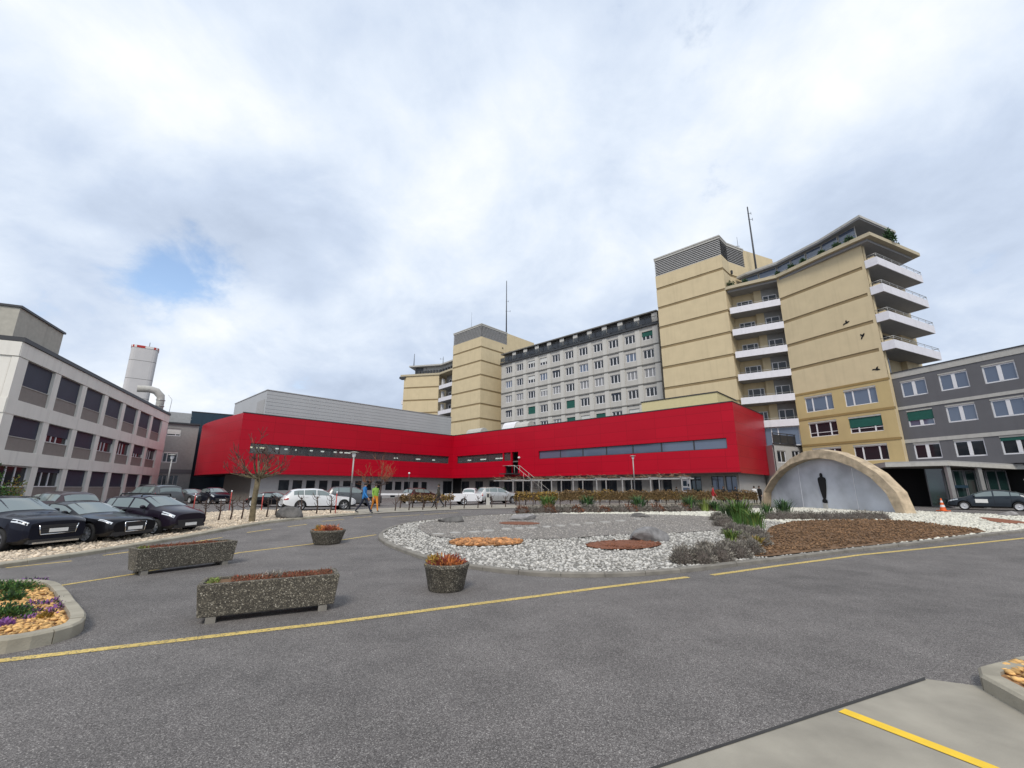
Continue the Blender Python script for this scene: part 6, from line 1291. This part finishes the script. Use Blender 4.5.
def pergola():
    o = PC-V2((.686, .728))*0+V2((-.686, -.728))*0; f = Fr(FB.xy(15, -3.5), 133.3); T = thing('pergola', 'long pergola overgrown with bare vines along the foot of the right red wing', 'pergola', tuple(f.p))
    for k in range(8):
        for y in (0, 2.0): mb = MB(); mb.box(2.2+k*3.25-.05, 2.2+k*3.25+.05, y-.05, y+.05, -.05, 2.42); f.build(mb, 'post', M_LOUV, T)
        mb = MB(); mb.box(2.15+k*3.25, 2.25+k*3.25, -.3, 2.4, 2.54, 2.66); f.build(mb, 'cross_beam', M_LOUV, T)
    for y in (0, 2.0): mb = MB(); mb.box(-1.5, 25.4, y-.04, y+.04, 2.42, 2.54); f.build(mb, 'long_beam', M_LOUV, T)
    mb = MB()
    for k in range(260):
        x = random.uniform(-1.8, 25.5); y = random.uniform(-.3, 2.2); z = 2.66; q = [(x, y, z)]; a = random.uniform(-1, 1)
        for s in range(4): x += random.uniform(.1, .4)*a; y += random.uniform(-.2, .2); z = max(2.6, z+random.uniform(-.05, .16)); q.append((x, y, z))
        mb.tube(q, [.028, .022, .016, .012, .008], 4, random.choice((0, 0, 1)))
    tag(f.build(mb, 'vine_twigs', [mat('tan_twig', (.30, .22, .15), .9), M_TWIGO], T), kind='stuff')
pergola()
hedge([FB.xy(9.6, -2.4), FB.xy(14.5, -2.6)], 1.0, 1.45, .1, 'dark evergreen hedge block under the outside stair', 260, [M_LEAFD, M_LEAFD], 'evergreen_hedge')
# ================================================================== PEOPLE
def person(x, y, az, hgt, label, jacket, trouser, shoe=None, hem=.86, stride=.28, skirt=False, hair=None, bag=None, arm=.2, cap=None):
    k = hgt/1.75; T = thing('person', label, 'person', (x, y, gh(y)+.03), math.pi/2-rad(az)); s = stride
    J = [((0, 0, .95), .135), ((0, 0, 1.10), .125), ((.01, 0, 1.30), .145), ((.0, 0, 1.455), .07), ((.015, 0, 1.53), .058), ((.03, 0, 1.60), .085), ((.02, 0, 1.685), .075)]
    E = [(0, 1), (1, 2), (2, 3), (3, 4), (4, 5), (5, 6)]; kind = ['t', 'j', 'j', 'j', 's', 's']
    for sg, f in ((1, 1), (-1, -1)):
        b = len(J); a = arm*f
        J += [((0, .155*sg, 1.405), .068), ((-.02-a*.45, .215*sg, 1.13), .050), ((.06-a*1.0, .225*sg, .90), .036), ((.08-a*1.1, .22*sg, .84), .03)]
        E += [(2, b), (b, b+1), (b+1, b+2), (b+2, b+3)]; kind += ['j', 'j', 'j', 's']
        b = len(J); q = s*f
        J += [((0, .085*sg, .88), .098), ((q*.55+.03, .09*sg, .50), .064), ((q*1.1-.06*(f < 0), .09*sg, .10+.05*(f < 0)), .043), ((q*1.1+.15, .10*sg, .045+.02*(f < 0)), .038)]
        E += [(0, b), (b, b+1), (b+1, b+2), (b+2, b+3)]; kind += ['t', 't', 't', 'h']
    me = bpy.data.meshes.new('body'); me.from_pydata([tuple(c*k for c in p) for p, r in J], E, []); o = obj('body', me, T); md = o.modifiers.new('skin', 'SKIN'); md.use_smooth_shade = True
    for v, (p, r) in zip(me.skin_vertices[0].data, J): v.radius = (r*k, r*k*(.80 if r > .11 else 1)) if False else (r*k, r*k)
    me.skin_vertices[0].data[0].use_root = True; sb = o.modifiers.new('sub', 'SUBSURF'); sb.levels = 1; sb.render_levels = 1
    dg = bpy.context.evaluated_depsgraph_get(); me2 = bpy.data.meshes.new_from_object(o.evaluated_get(dg)); o.modifiers.clear(); o.data = me2; me2.name = 'body'
    for v in me2.vertices:
        if .6*k < v.co.z < 1.5*k and abs(v.co.y) < .19*k: v.co.x *= .82; v.co.y *= 1.12
    for m in (jacket, trouser, M_SKIN, shoe or M_TRIM): me2.materials.append(m)
    for f in me2.polygons:
        c = f.center/k; best = (9, 0)
        for (a, b), kd in zip(E, kind):
            A, B = Vector(J[a][0]), Vector(J[b][0]); t = max(0, min(1, (c-A).dot(B-A)/(B-A).length_squared)); best = min(best, ((c-A.lerp(B, t)).length-.5*(J[a][1]+J[b][1]), kd))
        kd = best[1]; mi = {'j': 0, 't': 1, 's': 2, 'h': 3}[kd]
        if mi == 1 and c.z > hem: mi = 0
        f.material_index = mi; f.use_smooth = True
    mb = MB(); mb.lathe([(.001, .12), (.05, .11), (.085, .07), (.098, .01), (.092, -.05), (.06, -.06)], 12, squash=.92); mb.v = [(a*k-.0, b*k, c*k) for a, b, c in mb.v]; mb.build('hair' if not cap else 'cap', cap or hair or M_HAIR, T, loc=(.012*k, 0, 1.645*k))
    mb = MB(); mb.add([(.10, -.012, 1.60), (.10, .012, 1.60), (.128, 0, 1.585), (.105, 0, 1.635)], [(0, 2, 3), (2, 1, 3), (0, 1, 2)]); mb.box(.098, .106, -.022, .022, 1.553, 1.56, 1); [mb.box(.098, .108, q-.011, q+.011, 1.632, 1.642, 1) for q in (-.032, .032)]; mb.v = [tuple(c*k for c in v) for v in mb.v]; tag(mb.build('face', [M_SKIN, M_HAIR], T), kind='stuff')
    for sg, f in ((1, 1), (-1, -1)):
        a = arm*f; hx, hy, hz = .09-a*1.15, .22*sg, .815; mb = MB(); mb.tube([(hx-.01, hy, hz+.04), (hx, hy, hz-.035)], [.026, .034], 6)
        for i in range(4): mb.tube([(hx-.03+.02*i, hy, hz-.03), (hx-.026+.02*i, hy-sg*.006, hz-.075), (hx-.02+.02*i, hy-sg*.025, hz-.10-.006*(i in (1, 2)))], [.010, .009, .007], 5)
        mb.tube([(hx+.025, hy-sg*.01, hz+.005), (hx+.05, hy-sg*.02, hz-.03), (hx+.05, hy-sg*.028, hz-.055)], [.012, .010, .008], 5); mb.v = [tuple(c*k for c in v) for v in mb.v]; tag(mb.build('hand', M_SKIN, T), kind='stuff')
    if skirt:
        mb = MB(); mb.lathe([(.17, 1.0), (.20, .85), (.24, .62), (.235, .62), (.16, .9)], 14, squash=.85); mb.v = [tuple(c*k for c in v) for v in mb.v]; mb.build('coat_skirt', jacket, T)
    if bag: mb = MB(); mb.box(-.10, .10, .0, .13, -.18, .18); mb.v = [tuple(c*k for c in v) for v in mb.v]; mb.build('shoulder_bag', bag, T, loc=(-.15*k, -.05, 1.25*k))
    return T
C_BLUE = mat('blue_jacket', (.02, .17, .45), .8, var=.1); C_NAVY = mat('navy_cloth', (.015, .018, .035), .85, var=.15); C_ORG = mat('orange_cloth', (.62, .22, .02), .8, var=.1); C_LIME = mat('lime_cloth', (.22, .40, .06), .8, var=.1)
C_OLIVE = mat('dark_olive_cloth', (.045, .04, .03), .9, var=.2); C_BLACK = mat('black_cloth', (.012, .012, .013), .9, var=.2); C_RED = mat('red_coat', (.42, .02, .025), .8, var=.1); C_BEI = mat('beige_cloth', (.50, .42, .36), .85, var=.1); C_WHT = mat('white_uniform', (.66, .66, .66), .8, var=.06)
p = gp(370, 513); person(p[0]+.1, p[1]+.5, 140, 1.74, 'person in lime top and orange trousers walking beside one in a blue jacket', C_LIME, C_ORG, hem=.98, stride=.24)
p = gp(359, 514); person(p[0]+.25, p[1], 98, 1.80, 'person in a bright blue jacket and dark trousers walking to the right', C_BLUE, C_NAVY, stride=.36, arm=.25)
p = gp(438, 508.5); person(p[0], p[1], -80, 1.80, 'person in dark olive clothes walking left in front of the small brown car', C_OLIVE, C_BLACK, stride=.34, cap=C_OLIVE, arm=.3)
p = gp(714.5, 506.0); person(p[0], p[1], 110, 1.72, 'person in a red coat and light trousers walking in front of the hedge', C_RED, C_BEI, stride=.26, skirt=False, hem=.80, arm=.15)
def bearing(px, depth): d = ray(px, 495); return (d.x/d.y*depth, depth)
person(*bearing(754.8, 44.0), 200, 1.72, 'person in white uniform top standing near the right end of the red building', C_WHT, C_BLACK, stride=.06, hem=.80, arm=.05)
person(*bearing(760, 44.3), 250, 1.74, 'person in black standing beside the person in white uniform', C_BLACK, C_BLACK, stride=.05, arm=.04)
person(*bearing(724, 43.0), 170, 1.70, 'person in dark clothes standing left of the other by the entrance windows', C_BLACK, C_NAVY, stride=.05, arm=.05, hair=M_TWIG)
person(*bearing(736, 43.0), 190, 1.66, 'person in black standing right of the other by the entrance windows', C_BLACK, C_BLACK, stride=.05, arm=.05)
person(*bearing(677, 47.0), 160, 1.66, 'person in brown clothes standing left of the poster by the entrance', C_OLIVE, C_OLIVE, stride=.05, arm=.05)
